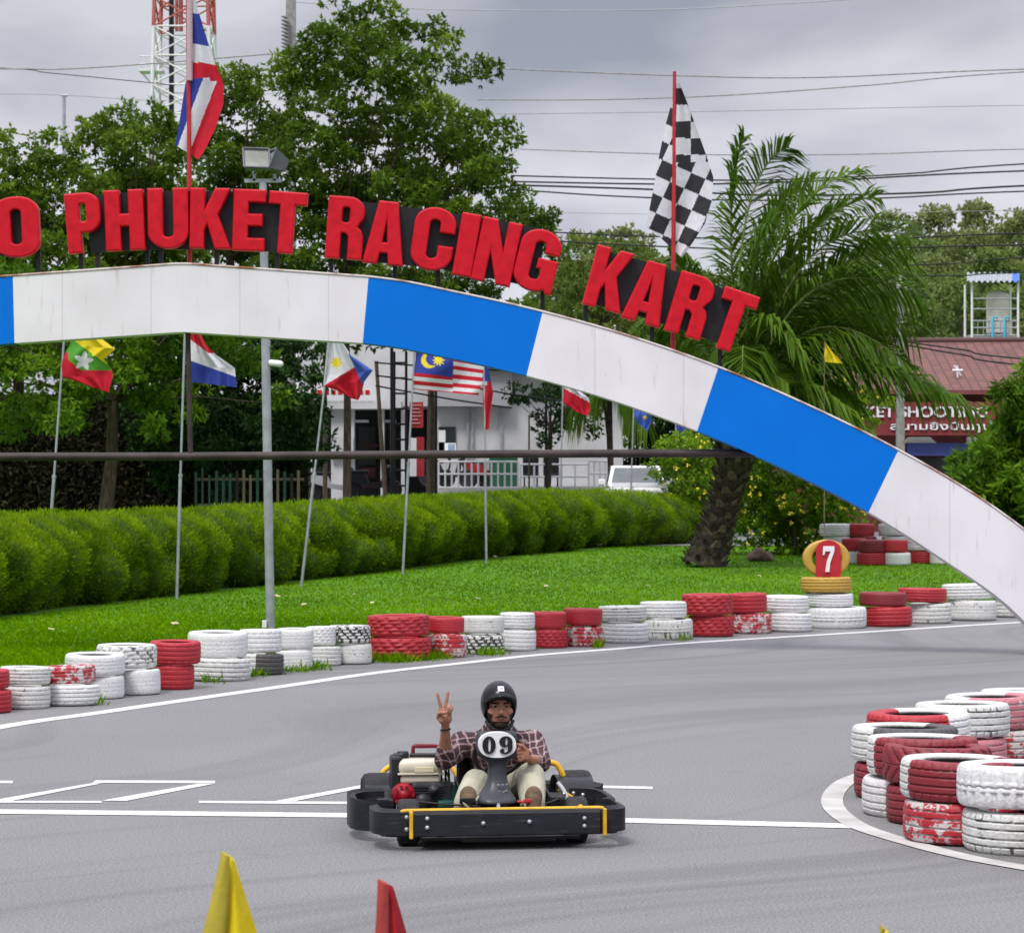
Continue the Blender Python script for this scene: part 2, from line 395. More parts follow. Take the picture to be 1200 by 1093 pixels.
pn = .5 + .28 * np.sin(X * .9 + 1.3 * np.sin(Y * .35)) * np.cos(Y * .5 + X * .3)
M['grass'] = leafmat('grass_blade', (.06, .15, .001), (.11, .235, .001), (.17, .32, .003), .6, .3)
go = quads('grass', V, M['grass'], var=np.clip(pn + rng.normal(0, .13, k), 0, 1), n=3)
tag(go, 'bright green mown grass behind the far tyre barrier', 'grass', kind='stuff')
# weeds sprouting in front of the barrier
pos = []
for (px, py, wd, c) in ((460, 775, 34, 500), (500, 773, 16, 120), (515, 771, 22, 160), (571, 767, 22, 200), (345, 787, 34, 110), (372, 784, 22, 90), (700, 758, 10, 60), (300, 792, 20, 60), (240, 800, 30, 24), (800, 750, 16, 40), (115, 826, 12, 14)):
    for i in range(c):
        g = G(px + random.gauss(0, .4) * wd, py + random.gauss(0, .9) * 1.2); pos.append((g.x, g.y, -.01))
C = np.array(pos); k = len(C)
V = leaf_quads(C, np.stack([rng.normal(0, .45, k), rng.normal(0, .45, k), np.ones(k)], 1), rng.uniform(.05, .17, k), rng.uniform(.010, .02, k))
wd = quads('weeds', V, M['grass'], var=rng.random(k)); tag(wd, 'tufts of weeds sprouting along the foot of the far tyre barrier', 'weeds', kind='stuff')
# fallen leaves and litter on the lawn
M['dry_leaf'] = mat('dry_leaf', (.5, .42, .25), .8, .4, 20)
mb = MB()
for (px, py) in ((415, 700), (436, 710), (413, 719), (530, 667), (580, 655), (600, 662), (690, 672), (760, 690), (640, 690), (60, 742), (205, 735), (325, 702), (356, 712), (890, 678), (1150, 670), (730, 700), (560, 705), (480, 700)):
    g = G(px, py); g.z += .05; s = random.uniform(.05, .09)
    a = random.random() * 6
    mb.add([g + Vector((math.cos(a) * s, math.sin(a) * s, .01)), g + Vector((math.cos(a + 1.6) * s * .6, math.sin(a + 1.6) * s * .6, .03)), g + Vector((-math.cos(a) * s, -math.sin(a) * s, .02)), g + Vector((math.cos(a - 1.6) * s * .6, math.sin(a - 1.6) * s * .6, 0))], [(0, 1, 2, 3)])
tag(obj('fallen_leaves', mb, M['dry_leaf']), 'pale fallen leaves scattered over the lawn', 'leaves', kind='stuff')

# ---------------------------------------------------------------- tyres
def tyre_mesh(kind, na, nz):
    NZ = nz; depth = .035 if kind != 'smooth' else .014
    prof = []   # (v, r) rows on tread
    rows = []
    zz = []
    for i in range(NZ + 1): zz.append(i / NZ)
    vs = []; gr = []; rings = []
    def ring(rf, z, gf=lambda a: 0):
        r0 = len(vs)
        for j in range(na):
            a = 2 * PI * j / na; r = rf(a); g = gf(a)
            vs.append(((r) * math.cos(a), (r) * math.sin(a), z)); gr.append(g)
        rings.append(r0)
    # underside: bead -> shoulder
    for (r, z) in ((.63, .13), (.62, .06), (.66, .03), (.80, .006), (.935, .022)):
        ring(lambda a, r=r: r, z, lambda a: .15)
    for v in zz:
        z = .06 + v * .88; e = abs(2 * v - 1); base = 1 - .035 * e ** 5
        def gv(a, v=v):
            ci = 0
            if kind == 'rib':
                for q in (.16, .38, .62, .84):
                    if abs(v - q) < .022: ci = 1
                if (v < .14 or v > .86) and (a * na / (2 * PI)) % 5 < 1: ci = .8
            elif kind == 'block':
                for q in (.22, .41, .6, .79):
                    if abs(v - q + .012 * math.sin(a * 40)) < .022: ci = 1
                row = int(v * 5); 
                if ((a * na / (2 * PI)) + row * 2) % 6 < 1.2: ci = 1
            elif kind == 'chev':
                t = (a * 22 / (2 * PI) + abs(v - .5) * 2.2) % 1
                if t < .28: ci = 1
                if abs(v - .5) < .02: ci = 1
            elif kind == 'lug':
                t = (a * 30 / (2 * PI) + (.5 if v > .5 else 0)) % 1
                if (v < .38 or v > .62) and t < .35: ci = 1
                if abs(v - .5) < .03 and t < .6: ci = 1
            else:
                for q in (.3, .5, .7):
                    if abs(v - q) < .02: ci = .7
            return ci
        ring(lambda a, base=base, gv=gv: base - depth * gv(a), z, gv)
    for (r, z) in ((.935, .978), (.80, .994), (.66, .97), (.62, .94), (.63, .87)):
        ring(lambda a, r=r: r, z, lambda a: .12)
    for (r, z) in ((.86, .86), (.9, .5), (.86, .14)):
        ring(lambda a, r=r: r, z, lambda a: 1.5)
    k = len(rings); fs = []
    for i in range(k):
        a0, b0 = rings[i], rings[(i + 1) % k]
        for j in range(na): fs.append((a0 + j, a0 + (j + 1) % na, b0 + (j + 1) % na, b0 + j))
    me = bpy.data.meshes.new('tyre_' + kind); me.from_pydata(vs, [], fs)
    me.polygons.foreach_set('use_smooth', [True] * len(fs))
    at = me.attributes.new('groove', 'FLOAT', 'POINT'); at.data.foreach_set('value', gr)
    me.update(); me.materials.append(None)
    return me
HI = {k: tyre_mesh(k, 180, 44) for k in ('rib', 'block', 'chev', 'lug', 'smooth')}
LO = {k: tyre_mesh(k, 90, 26) for k in ('rib', 'block', 'chev', 'lug', 'smooth')}
def tyre_mat(name, A, B=None, wear=.35, split=(1, 0, 0), gwear=.85, under=(.05, .048, .045), rough=.55):
    m, n, l, b = newmat(name)
    t = n.new('ShaderNodeTexCoord'); oi = n.new('ShaderNodeObjectInfo')
    ad = n.new('ShaderNodeVectorMath'); ad.operation = 'ADD'
    mulr = n.new('ShaderNodeVectorMath'); mulr.operation = 'SCALE'; mulr.inputs[0].default_value = (37, 19, 53); l.new(oi.outputs['Random'], mulr.inputs['Scale'])
    l.new(t.outputs['Object'], ad.inputs[0]); l.new(mulr.outputs[0], ad.inputs[1])
    nz = n.new('ShaderNodeTexNoise'); nz.inputs['Scale'].default_value = 2.2; nz.inputs['Detail'].default_value = 9; nz.inputs['Roughness'].default_value = .72
    l.new(ad.outputs[0], nz.inputs['Vector'])
    n2 = n.new('ShaderNodeTexNoise'); n2.inputs['Scale'].default_value = 14; n2.inputs['Detail'].default_value = 6; l.new(ad.outputs[0], n2.inputs['Vector'])
    gt = n.new('ShaderNodeAttribute'); gt.attribute_name = 'groove'
    # paint colour with faint dirt
    pr = n.new('ShaderNodeValToRGB'); pr.color_ramp.elements[0].position = .3; pr.color_ramp.elements[1].position = .6
    pr.color_ramp.elements[0].color = c4([c * .72 for c in A]); pr.color_ramp.elements[1].color = c4(A); l.new(n2.outputs['Fac'], pr.inputs[0])
    col = pr.outputs[0]
    if B is not None:
        sp = n.new('ShaderNodeVectorMath'); sp.operation = 'DOT_PRODUCT'; sp.inputs[1].default_value = split; l.new(t.outputs['Object'], sp.inputs[0])
        s2 = n.new('ShaderNodeMath'); s2.operation = 'MULTIPLY_ADD'; s2.inputs[1].default_value = .12; l.new(n2.outputs['Fac'], s2.inputs[0]); l.new(sp.outputs['Value'], s2.inputs[2])
        s3 = n.new('ShaderNodeMath'); s3.operation = 'GREATER_THAN'; s3.inputs[1].default_value = .06; l.new(s2.outputs[0], s3.inputs[0])
        mb_ = n.new('ShaderNodeMixRGB'); l.new(s3.outputs[0], mb_.inputs[0]); l.new(col, mb_.inputs[1]); mb_.inputs[2].default_value = c4(B); col = mb_.outputs[0]
    # wear: rubber showing where paint has gone, more in the tread grooves
    a1 = n.new('ShaderNodeMath'); a1.operation = 'MULTIPLY_ADD'; a1.inputs[1].default_value = gwear * .16; l.new(gt.outputs['Fac'], a1.inputs[0]); l.new(nz.outputs['Fac'], a1.inputs[2])
    wr = n.new('ShaderNodeMapRange'); wr.inputs['From Min'].default_value = .78 - wear * .42; wr.inputs['From Max'].default_value = .81 - wear * .42
    l.new(a1.outputs[0], wr.inputs[0])
    mixw = n.new('ShaderNodeMixRGB'); l.new(wr.outputs[0], mixw.inputs[0]); l.new(col, mixw.inputs[1]); mixw.inputs[2].default_value = c4(under)
    gi = n.new('ShaderNodeMath'); gi.operation = 'GREATER_THAN'; gi.inputs[1].default_value = 1.2; l.new(gt.outputs['Fac'], gi.inputs[0])
    mi = n.new('ShaderNodeMixRGB'); l.new(gi.outputs[0], mi.inputs[0]); l.new(mixw.outputs[0], mi.inputs[1]); mi.inputs[2].default_value = (.03, .03, .03, 1)
    l.new(mi.outputs[0], b.inputs['Base Color']); b.inputs['Roughness'].default_value = rough
    bp = n.new('ShaderNodeBump'); bp.inputs['Strength'].default_value = .25; bp.inputs['Distance'].default_value = .02; l.new(n2.outputs['Fac'], bp.inputs['Height']); l.new(bp.outputs[0], b.inputs['Normal'])
    return m
WH = (.68, .68, .68); RD = (.40, .014, .025); PK = (.50, .22, .24); YL = (.50, .30, .045); DR = (.20, .012, .02)
TM = {'w': tyre_mat('tyre_white', WH, None, .12, gwear=.7), 'W': tyre_mat('tyre_white_worn', (.60, .60, .58), None, .36, gwear=.9, under=(.12, .115, .11)),
      'r': tyre_mat('tyre_red', RD, None, .08, gwear=.45, under=(.10, .02, .03)), 'R': tyre_mat('tyre_red_worn', RD, None, .62, gwear=.5, under=(.50, .46, .45)),
      'd': tyre_mat('tyre_dark_red', DR, None, .35, gwear=.6, under=(.05, .03, .035)), 'b': tyre_mat('tyre_black', (.05, .045, .045), None, .6, under=(.02, .02, .02)),
      'B': tyre_mat('tyre_white_black', (.62, .62, .6), None, .52, gwear=1.5), 'y': tyre_mat('tyre_yellow', YL, None, .05, gwear=.7, under=(.2, .12, .02)),
      'p': tyre_mat('tyre_pink', PK, None, .5, gwear=.8, under=(.55, .53, .52)),
      'x': tyre_mat('tyre_white_red', WH, RD, .15, gwear=.6, under=(.15, .1, .1)), 'X': tyre_mat('tyre_white_darkred', (.6, .6, .58), DR, .3, gwear=.6, under=(.1, .05, .05)),
      'z': tyre_mat('tyre_red_white', RD, WH, .15, gwear=.6, under=(.15, .1, .1)), 'v': tyre_mat('tyre_white_black_split', (.6, .6, .58), (.06, .055, .055), .3, gwear=.7),
      'P': tyre_mat('tyre_white_pink', (.62, .6, .6), (.42, .15, .17), .42, gwear=.9, under=(.5, .48, .47))}
CN = {'w': 'white painted', 'W': 'scuffed white', 'r': 'red painted', 'R': 'scuffed red', 'd': 'dull dark red', 'b': 'bare black', 'B': 'white with black tread showing', 'y': 'mustard yellow',
      'p': 'faded pink', 'x': 'half white half red', 'X': 'half white half dark red', 'z': 'half red half white', 'v': 'half white half black', 'P': 'chipped white and pink'}
def tyre(c, R_, W_, col, kind, label, group, hi=False, rot=None, tilt=.03):
    me = (HI if hi else LO)[kind]
    o = bpy.data.objects.new('tyre', me); sc.collection.objects.link(o)
    o.material_slots[0].link = 'OBJECT'; o.material_slots[0].material = TM[col]
    o.location = c; o.scale = (R_, R_ * random.uniform(.97, 1.0), W_)
    rz = rot if rot is not None else (random.uniform(-.4, .4) if col in 'xXzvP' else random.uniform(0, 6.28))
    o.rotation_euler = (random.uniform(-tilt, tilt), random.uniform(-tilt, tilt), rz)
    return tag(o, label, 'tyre', group)
ORD = ['first', 'second', 'third', 'fourth', 'fifth', 'sixth', 'seventh', 'eighth', 'ninth', 'tenth', 'eleventh', 'twelfth', 'thirteenth', 'fourteenth', 'fifteenth', 'sixteenth', 'seventeenth', 'eighteenth', 'nineteenth', 'twentieth', 'twenty-first', 'twenty-second', 'twenty-third', 'twenty-fourth', 'twenty-fifth', 'twenty-sixth', 'twenty-seventh', 'twenty-eighth', 'twenty-ninth', 'thirtieth']
# columns: (lower: x0,x1,ytop,ybot,colour,kind), (upper: x0,x1,ytop,colour,kind)
COLS = [((-44, 11, 810, 837, 'r', 'rib'), (-46, 8, 787, 'r', 'rib')),
        ((3, 56, 805, 832, 'W', 'rib'), (2, 56, 783, 'W', 'rib')),
        ((52, 115, 804, 828, 'w', 'rib'), (49, 109, 782, 'R', 'rib')),
        ((100, 144, 793, 820, 'w', 'smooth'), (78, 143, 768, 'w', 'smooth')),
        ((140, 186, 785, 815, 'w', 'smooth'), (115, 180, 757, 'W', 'block')),
        ((183, 226, 780, 809, 'r', 'rib'), (177, 232, 753, 'r', 'rib')),
        ((220, 290, 772, 799, 'W', 'rib'), (222, 287, 742, 'w', 'smooth')),
        ((282, 330, 767, 792, 'v', 'rib'), (281, 328, 739, 'w', 'rib')),
        ((325, 365, 762, 786, 'w', 'smooth'), (324, 366, 738, 'w', 'smooth')),
        ((361, 398, 758, 781, 'W', 'rib'), (360, 392, 735, 'w', 'block')),
        ((393, 434, 755, 779, 'W', 'smooth'), (387, 432, 734, 'B', 'block')),
        ((434, 504, 748, 775, 'r', 'block'), (432, 502, 722, 'r', 'block')),
        ((501, 546, 743, 771, 'R', 'rib'), (499, 543, 724, 'r', 'smooth')),
        ((542, 590, 744, 767, 'B', 'block'), (541, 590, 723, 'W', 'smooth')),
        ((586, 627, 738, 763, 'w', 'rib'), (586, 626, 719, 'w', 'rib')),
        ((624, 665, 738, 760, 'r', 'block'), (622, 663, 718, 'r', 'smooth')),
        ((661, 707, 734, 758, 'R', 'rib'), (660, 705, 714, 'r', 'smooth')),
        ((704, 759, 730, 754, 'w', 'rib'), (702, 757, 711, 'W', 'rib')),
        ((755, 811, 726, 750, 'W', 'lug'), (751, 804, 706, 'w', 'rib')),
        ((807, 859, 722, 747, 'r', 'block'), (800, 858, 697, 'r', 'block')),
        ((856, 903, 719, 743, 'R', 'rib'), (855, 898, 696, 'r', 'rib')),
        ((900, 950, 719, 741, 'w', 'rib'), (896, 947, 699, 'w', 'rib')),
        ((948, 1014, 712, 737, 'w', 'lug'), (944, 999, 696, 'w', 'rib')),
        ((1014, 1068, 712, 735, 'r', 'rib'), (1008, 1062, 695, 'd', 'smooth')),
        ((1064, 1114, 707, 731, 'W', 'rib'), (1053, 1108, 690, 'r', 'rib')),
        ((1111, 1166, 704, 728, 'W', 'smooth'), (1106, 1162, 685, 'w', 'rib')),
        ((1163, 1215, 702, 724, 'W', 'rib'), (1160, 1212, 682, 'w', 'rib')),
        ((1213, 1262, 700, 721, 'r', 'rib'), (1212, 1262, 680, 'r', 'rib'))]
random.seed(3)
colpos = []
for i, (lo, up) in enumerate(COLS):
    x0, x1, yt, ybm, c, kd = lo
    Yf = 6080 / (ybm - 578); Yc = Yf
    for _ in range(4):
        s = F / Yc; R_ = (x1 - x0) / 2 / s * (1.10 if i < 11 else 1.05); Yc = Yf + R_ + (.05 if i % 2 else 0)
    cx = (x0 + x1) / 2; s = F / Yc; W_ = (ybm - yt) / s * .98
    X = (cx - 600) * Yc / F
    where = f'{ORD[i]} far barrier stack from the left' if i < 18 else f'{ORD[27 - i]} far barrier stack from the right'
    tyre((X, Yc, .001), R_, W_, c, kd, f'{CN[c]} tyre, bottom of the {where}', 'tyres of the far barrier')
    x0, x1, ty, c2, kd2 = up
    R2 = (x1 - x0) / 2 / s * (1.10 if i < 11 else 1.05); X2 = ((x0 + x1) / 2 - 600) * Yc / F; Y2 = Yc + random.uniform(-.02, .05)
    ztop = HC - (ty - HZ) * (Yc - R2 * .4) / F; W2 = max(min(ztop - W_, .30), .15)
    tyre((X2, Y2, W_ + .012), R2, W2, c2, kd2, f'{CN[c2]} tyre, top of the {where}', 'tyres of the far barrier')
    colpos.append((X2, Y2, W_ + .012 + W2))
# yellow marker tyres with the red number board
X, Y, Zt = colpos[22]
s = F / Y; R_ = 30 / s; X = (968 - 600) / s
tyre((X, Y, Zt + .01), R_, 18 / s, 'y', 'rib', 'mustard yellow tyre lying flat under the number seven marker', 'yellow marker tyres')
o = tyre((0, 0, 0), 28 / s, .20, 'y', 'smooth', 'mustard yellow tyre standing upright around the red number seven board', 'yellow marker tyres', rot=0, tilt=0)
o.rotation_euler = (PI / 2, 0, 0); zc = Zt + .01 + 18 / s + 27 / s; o.location = (X, Y + .1, zc); o.scale = (27.5 / s, 22 / s, .2)
o.location.z = Zt + .01 + 18 / s + 21.5 / s
ob = Vector((X, Y, Zt + .01 + 18 / s))
nb = thing('number_board', 'red rounded board with white 7 set in the upright yellow tyre', 'sign', ob + Vector((0, -.12, .0)))
mb = MB(); h = 43 / s; w_ = 14.5 / s; zc = ob.z
out = [(-w_, 0), (w_, 0)] + [(w_ * math.cos(a), h - w_ * .8 + w_ * .8 * math.sin(a)) for a in np.linspace(0, PI, 14)]
mb.prism([(X + 1.5 / s + a, Y - .135, zc + .002 + b) for a, b in out], (0, .03, 0))
obj('board', mb, mat('board_red', (.42, .02, .03), .5, .15, 4), nb)

# glyph outlines -------------------------------------------------
def arc(cx, cy, rx, ry, a0, a1, n=8): return [(cx + rx * math.cos(RAD(a0 + (a1 - a0) * i / n)), cy + ry * math.sin(RAD(a0 + (a1 - a0) * i / n))) for i in range(n + 1)]
def rr(x0, y0, x1, y1, r, ry=None):
    ry = ry or r
    return arc(x1 - r, y1 - ry, r, ry, 0, 90) + arc(x0 + r, y1 - ry, r, ry, 90, 180) + arc(x0 + r, y0 + ry, r, ry, 180, 270) + arc(x1 - r, y0 + ry, r, ry, 270, 360)
GL = {
 'O': (.60, [rr(0, 0, .60, 1, .27, .25), rr(.225, .2, .375, .8, .07)]),
 'P': (.56, [[(0, 0), (.22, 0), (.22, .34), (.33, .34)] + arc(.33, .57, .23, .23, -90, 0) + arc(.33, .77, .23, .23, 0, 90) + [(0, 1)], rr(.22, .51, .34, .83, .05)]),
 'H': (.58, [[(0, 0), (.22, 0), (.22, .4), (.36, .4), (.36, 0), (.58, 0), (.58, 1), (.36, 1), (.36, .6), (.22, .6), (.22, 1), (0, 1)]]),
 'U': (.58, [[(0, 1)] + arc(.29, .27, .29, .27, 180, 360, 16) + [(.58, 1), (.37, 1)] + arc(.29, .25, .08, .07, 360, 180, 8) + [(.21, 1)]]),
 'K': (.62, [[(0, 0), (.22, 0), (.22, .3), (.27, .42), (.40, 0), (.64, 0), (.43, .56), (.62, 1), (.39, 1), (.22, .62), (.22, 1), (0, 1)]]),
 'E': (.48, [[(0, 0), (.48, 0), (.48, .2), (.22, .2), (.22, .41), (.44, .41), (.44, .6), (.22, .6), (.22, .8), (.48, .8), (.48, 1), (0, 1)]]),
 'T': (.58, [[(.18, 0), (.40, 0), (.40, .8), (.58, .8), (.58, 1), (0, 1), (0, .8), (.18, .8)]]),
 'R': (.58, [[(0, 0), (.22, 0), (.22, .42), (.29, .42), (.345, .36), (.35, 0), (.57, 0), (.57, .36), (.54, .46), (.47, .52)] + arc(.34, .72, .23, .18, -40, 0, 4) + arc(.33, .78, .24, .22, 0, 90) + [(0, 1)], rr(.22, .58, .35, .84, .05)]),
 'A': (.63, [[(0, 0), (.22, 0), (.25, .18), (.38, .18), (.41, 0), (.63, 0), (.46, 1), (.17, 1)], [(.27, .34), (.36, .34), (.315, .76)]]),
 'C': (.58, [[(.58, .62)] + arc(.29, .74, .29, .26, 0, 180, 16) + arc(.29, .26, .29, .26, 180, 360, 16) + [(.58, .40), (.37, .40)] + arc(.29, .25, .08, .07, 360, 180, 8) + arc(.29, .75, .08, .07, 180, 0, 8) + [(.37, .62)]]),
 'I': (.23, [[(0, 0), (.23, 0), (.23, 1), (0, 1)]]),
 'N': (.60, [[(0, 0), (.2, 0), (.2, .52), (.39, 0), (.6, 0), (.6, 1), (.4, 1), (.4, .5), (.22, 1), (0, 1)]]),
 'G': (.58, [[(.58, .64)] + arc(.29, .74, .29, .26, 0, 180, 16) + arc(.29, .26, .29, .26, 180, 300, 12) + [(.47, .06), (.5, 0), (.58, 0), (.58, .54), (.3, .54), (.3, .38), (.37, .38)] + arc(.29, .25, .08, .07, 360, 180, 8) + arc(.29, .75, .08, .07, 180, 0, 8) + [(.37, .64)]]),
 '7': (.56, [[(.12, 0), (.32, 0), (.36, .35), (.56, .80), (.56, 1), (.08, 1), (.02, 1), (.0, .66), (.08, .66), (.12, .80), (.38, .80), (.2, .42)]]),
 '0': (.62, [arc(.31, .5, .31, .5, 0, 360, 40)[:-1], arc(.33, .5, .07, .40, 0, 360, 30)[:-1]]),
 '9': (.62, [arc(.31, .68, .31, .32, -25, 265, 36) + [(.30, .42), (.42, .44), (.42, .40), (.38, .12), (.26, .06), (.2, .12), (.24, .2), (.16, .3), (.04, .24), (.03, .12), (.12, .02), (.27, -.02)] + arc(.27, .4, .35, .42, -75, 20, 10), arc(.33, .70, .06, .22, 0, 360, 24)[:-1]]),
}
def glyph_mesh(ch, sx_, sy_, depth, bevel):
    w, cs = GL[ch]
    cu = bpy.data.curves.new('g', 'CURVE'); cu.dimensions = '2D'; cu.fill_mode = 'BOTH'
    cu.extrude = max(depth / 2 - bevel, 0.0005); cu.bevel_depth = bevel; cu.bevel_resolution = 2; cu.offset = -bevel * .75
    for c in cs:
        sp = cu.splines.new('POLY'); sp.points.add(len(c) - 1); sp.use_cyclic_u = True
        for p, (x, y) in zip(sp.points, c): p.co = ((x - w / 2) * sx_, (y - .5) * sy_, 0, 1)
    return curve_to_mb(cu)
def curve_to_mb(cu):
    o = bpy.data.objects.new('g', cu); sc.collection.objects.link(o)
    bpy.context.view_layer.update(); dg = bpy.context.evaluated_depsgraph_get()
    me = bpy.data.meshes.new_from_object(o.evaluated_get(dg))
    mb = MB(); mb.add([v.co.copy() for v in me.vertices], [tuple(p.vertices) for p in me.polygons])
    bpy.data.objects.remove(o); bpy.data.meshes.remove(me); return mb
def place(mb, M4):
    mb.v = [tuple(M4 @ Vector(v)) for v in mb.v]; return mb
def upright(c, ang=0): # curve xy plane -> facing the camera (-Y), rotated by ang in the picture plane
    return Matrix.Translation(Vector(c)) @ Matrix.Rotation(ang, 4, 'Y') @ Matrix.Rotation(PI / 2, 4, 'X')
g7 = glyph_mesh('7', 24 / s, 30 / s, .02, .002)
place(g7, upright((X + 1.5 / s, Y - .15, ob.z + 21 / s))); obj('number', g7, M['white'], nb)

# second barrier in the grass, three tyres high
random.seed(11)
sb = [(1003, 660, 'w', 'r'), (1024, 662, 'r', 'd'), (1053, 662, 'w', 'r'), (1084, 660, 'r', 'w'), (1110, 661, 'w', 'r'), (982, 650, 'd', 'w'), (1016, 645, 'w', 'd'), (1050, 645, 'r', 'w'), (1084, 645, 'w', 'r'), (1118, 645, 'r', 'w'), (1140, 662, 'r', 'w'), (1172, 660, 'w', 'r')]
k2 = 0
for j, (px, py, a, b_) in enumerate(sb):
    g = G(px, py - (0 if j in (0, 1, 2, 3, 4, 10, 11) else -4)); 
    if 5 <= j <= 9: g = GX(px, G(px, 660).y + 1.0)
    s2 = F / g.y; R2 = (17.5 if j else 15) / s2; row = 'front' if j in (0, 1, 2, 3, 4, 10, 11) else 'rear'
    n = 2 if row == 'front' else 3
    for q, c in enumerate((a, b_, 'w' if j % 2 else 'r')[:n]):
        W2 = .27; k2 += 1
        x2 = (px + q * random.uniform(-3, 3) - 600) / s2 if q else g.x
        seq = [0, 1, 2, 3, 4, 10, 11] if row == 'front' else [5, 6, 7, 8, 9]
        pos = ['bottom', 'middle' if n == 3 else 'top', 'top'][q]
        tyre((x2, g.y + R2, g.z - .01 + q * (W2 + .006)), R2 * random.uniform(.92, 1.05), W2, c, random.choice(['rib', 'smooth']), f'{CN[c]} tyre, {pos} of the {ORD[seq.index(j)]} {row} stack on the grass', 'tyres of the barrier on the grass')
for q in range(2):
    tyre(GX(1205, 62) + Vector((0, 0, .27 * q)), .33, .26, 'r', 'rib', f'red tyre at the right edge behind the arch, {["lower", "upper"][q]}', 'tyres at the right edge')
g = P(1200, 612, 62); 
# near island of tyres: (px centre, py front-bottom of the bottom tyre, width px, [(colour, kind, wpx)...], label)
NEAR = [(1201, 1004, 146, [('W', 'rib'), ('w', 'lug')], 0),
        (1128, 993, 140, [('R', 'rib'), ('X', 'rib')], 1),
        (1102, 970, 128, [('d', 'rib'), ('d', 'chev')], 2),
        (1076, 961, 132, [('P', 'rib'), ('X', 'rib')], 3),
        (1063, 940, 126, [('d', 'rib'), ('v', 'rib'), ], 4),
        (1082, 922, 122, [('w', 'rib'), ('z', 'rib'), ], 5),
        (1124, 905, 112, [('P', 'rib'), ('W', 'rib')], 6),
        (1165, 893, 108, [('R', 'rib'), ('P', 'rib')], 7),
        (1205, 884, 104, [('R', 'rib'), ('w', 'smooth')], 8),
        (1262, 880, 104, [('W', 'rib'), ('r', 'rib')], 9),
        (1285, 1025, 150, [('r', 'rib'), ('W', 'block')], 10),
        (1330, 878, 104, [('W', 'rib'), ('w', 'rib')], 11)]
random.seed(5)
SP = ['nearest the camera', 'left of the big white pair', 'on the near left flank of the island', 'left of the herringbone tyre', 'at the left tip of the island', 'just behind the left tip', 'on the back of the island', 'further right on the island back', 'with a plain white top at the rear', 'at the right edge of the photo', 'past the near right corner', 'past the rear right corner']
for (px, py, wpx, st, i) in NEAR:
    Yf = 6080 / (py - 578); Yc = Yf
    for _ in range(4): s = F / Yc; R_ = wpx / 2 / s; Yc = Yf + R_
    X = (px - 600) / s; z = .001
    for q, (c, kd) in enumerate(st):
        W_ = random.uniform(.215, .23)
        dx = 0 if q == 0 else random.uniform(-.03, .03)
        tyre((X + dx, Yc + (random.uniform(-.03, .03) if q else 0), z), R_, W_, c, kd, f'{CN[c]} tyre, {["bottom", "upper", "topmost"][q]} of the stack {SP[i]}', 'tyres of the near island', hi=True, rot={'X': -1.2, 'v': -.8, 'P': -.7, 'z': .5}.get(c), tilt=.02 if q < 2 else .06)
        z += W_ + .008
# ---------------------------------------------------------------- arch with its lettering
YA = 32.0; DA = .38                      # front plane of the arch, its depth; 1 px = 1 cm there
def A(px, py, dy=0.0): return Vector(((px - 600) * YA / F, YA + dy, HC - (py - HZ) * YA / F))
TOP = [(15, 322), (215, 309), (432, 324), (534, 342), (636, 365), (739, 394), (842, 430), (948, 475), (1053, 527), (1150, 584), (1240, 652), (1330, 735), (1368, 772)]
BOT = [(17, 402), (217, 389), (425, 402), (520, 418), (617, 440), (718, 469), (817, 505), (918, 549), (1018, 600), (1105, 655), (1180, 708), (1240, 772), (1250, 780)]
ARX = A(1300, 772)
arch = thing('arch', 'white and blue painted steel arch spanning the track below the red letters', 'arch', (A(215, 768).x, YA, 0))
mir = lambda p: (430 - p[0], p[1])
def panel(idx, m, mirror=False, name='panel'):
    t = [TOP[i] for i in idx]; b = [BOT[i] for i in idx]
    if mirror: t = [mir(p) for p in t][::-1]; b = [mir(p) for p in b][::-1]
    pts = t + b[::-1]
    mb = MB(); mb.prism([A(*p) for p in pts][::-1], (0, DA, 0))
    return obj(name, mb, m, arch)
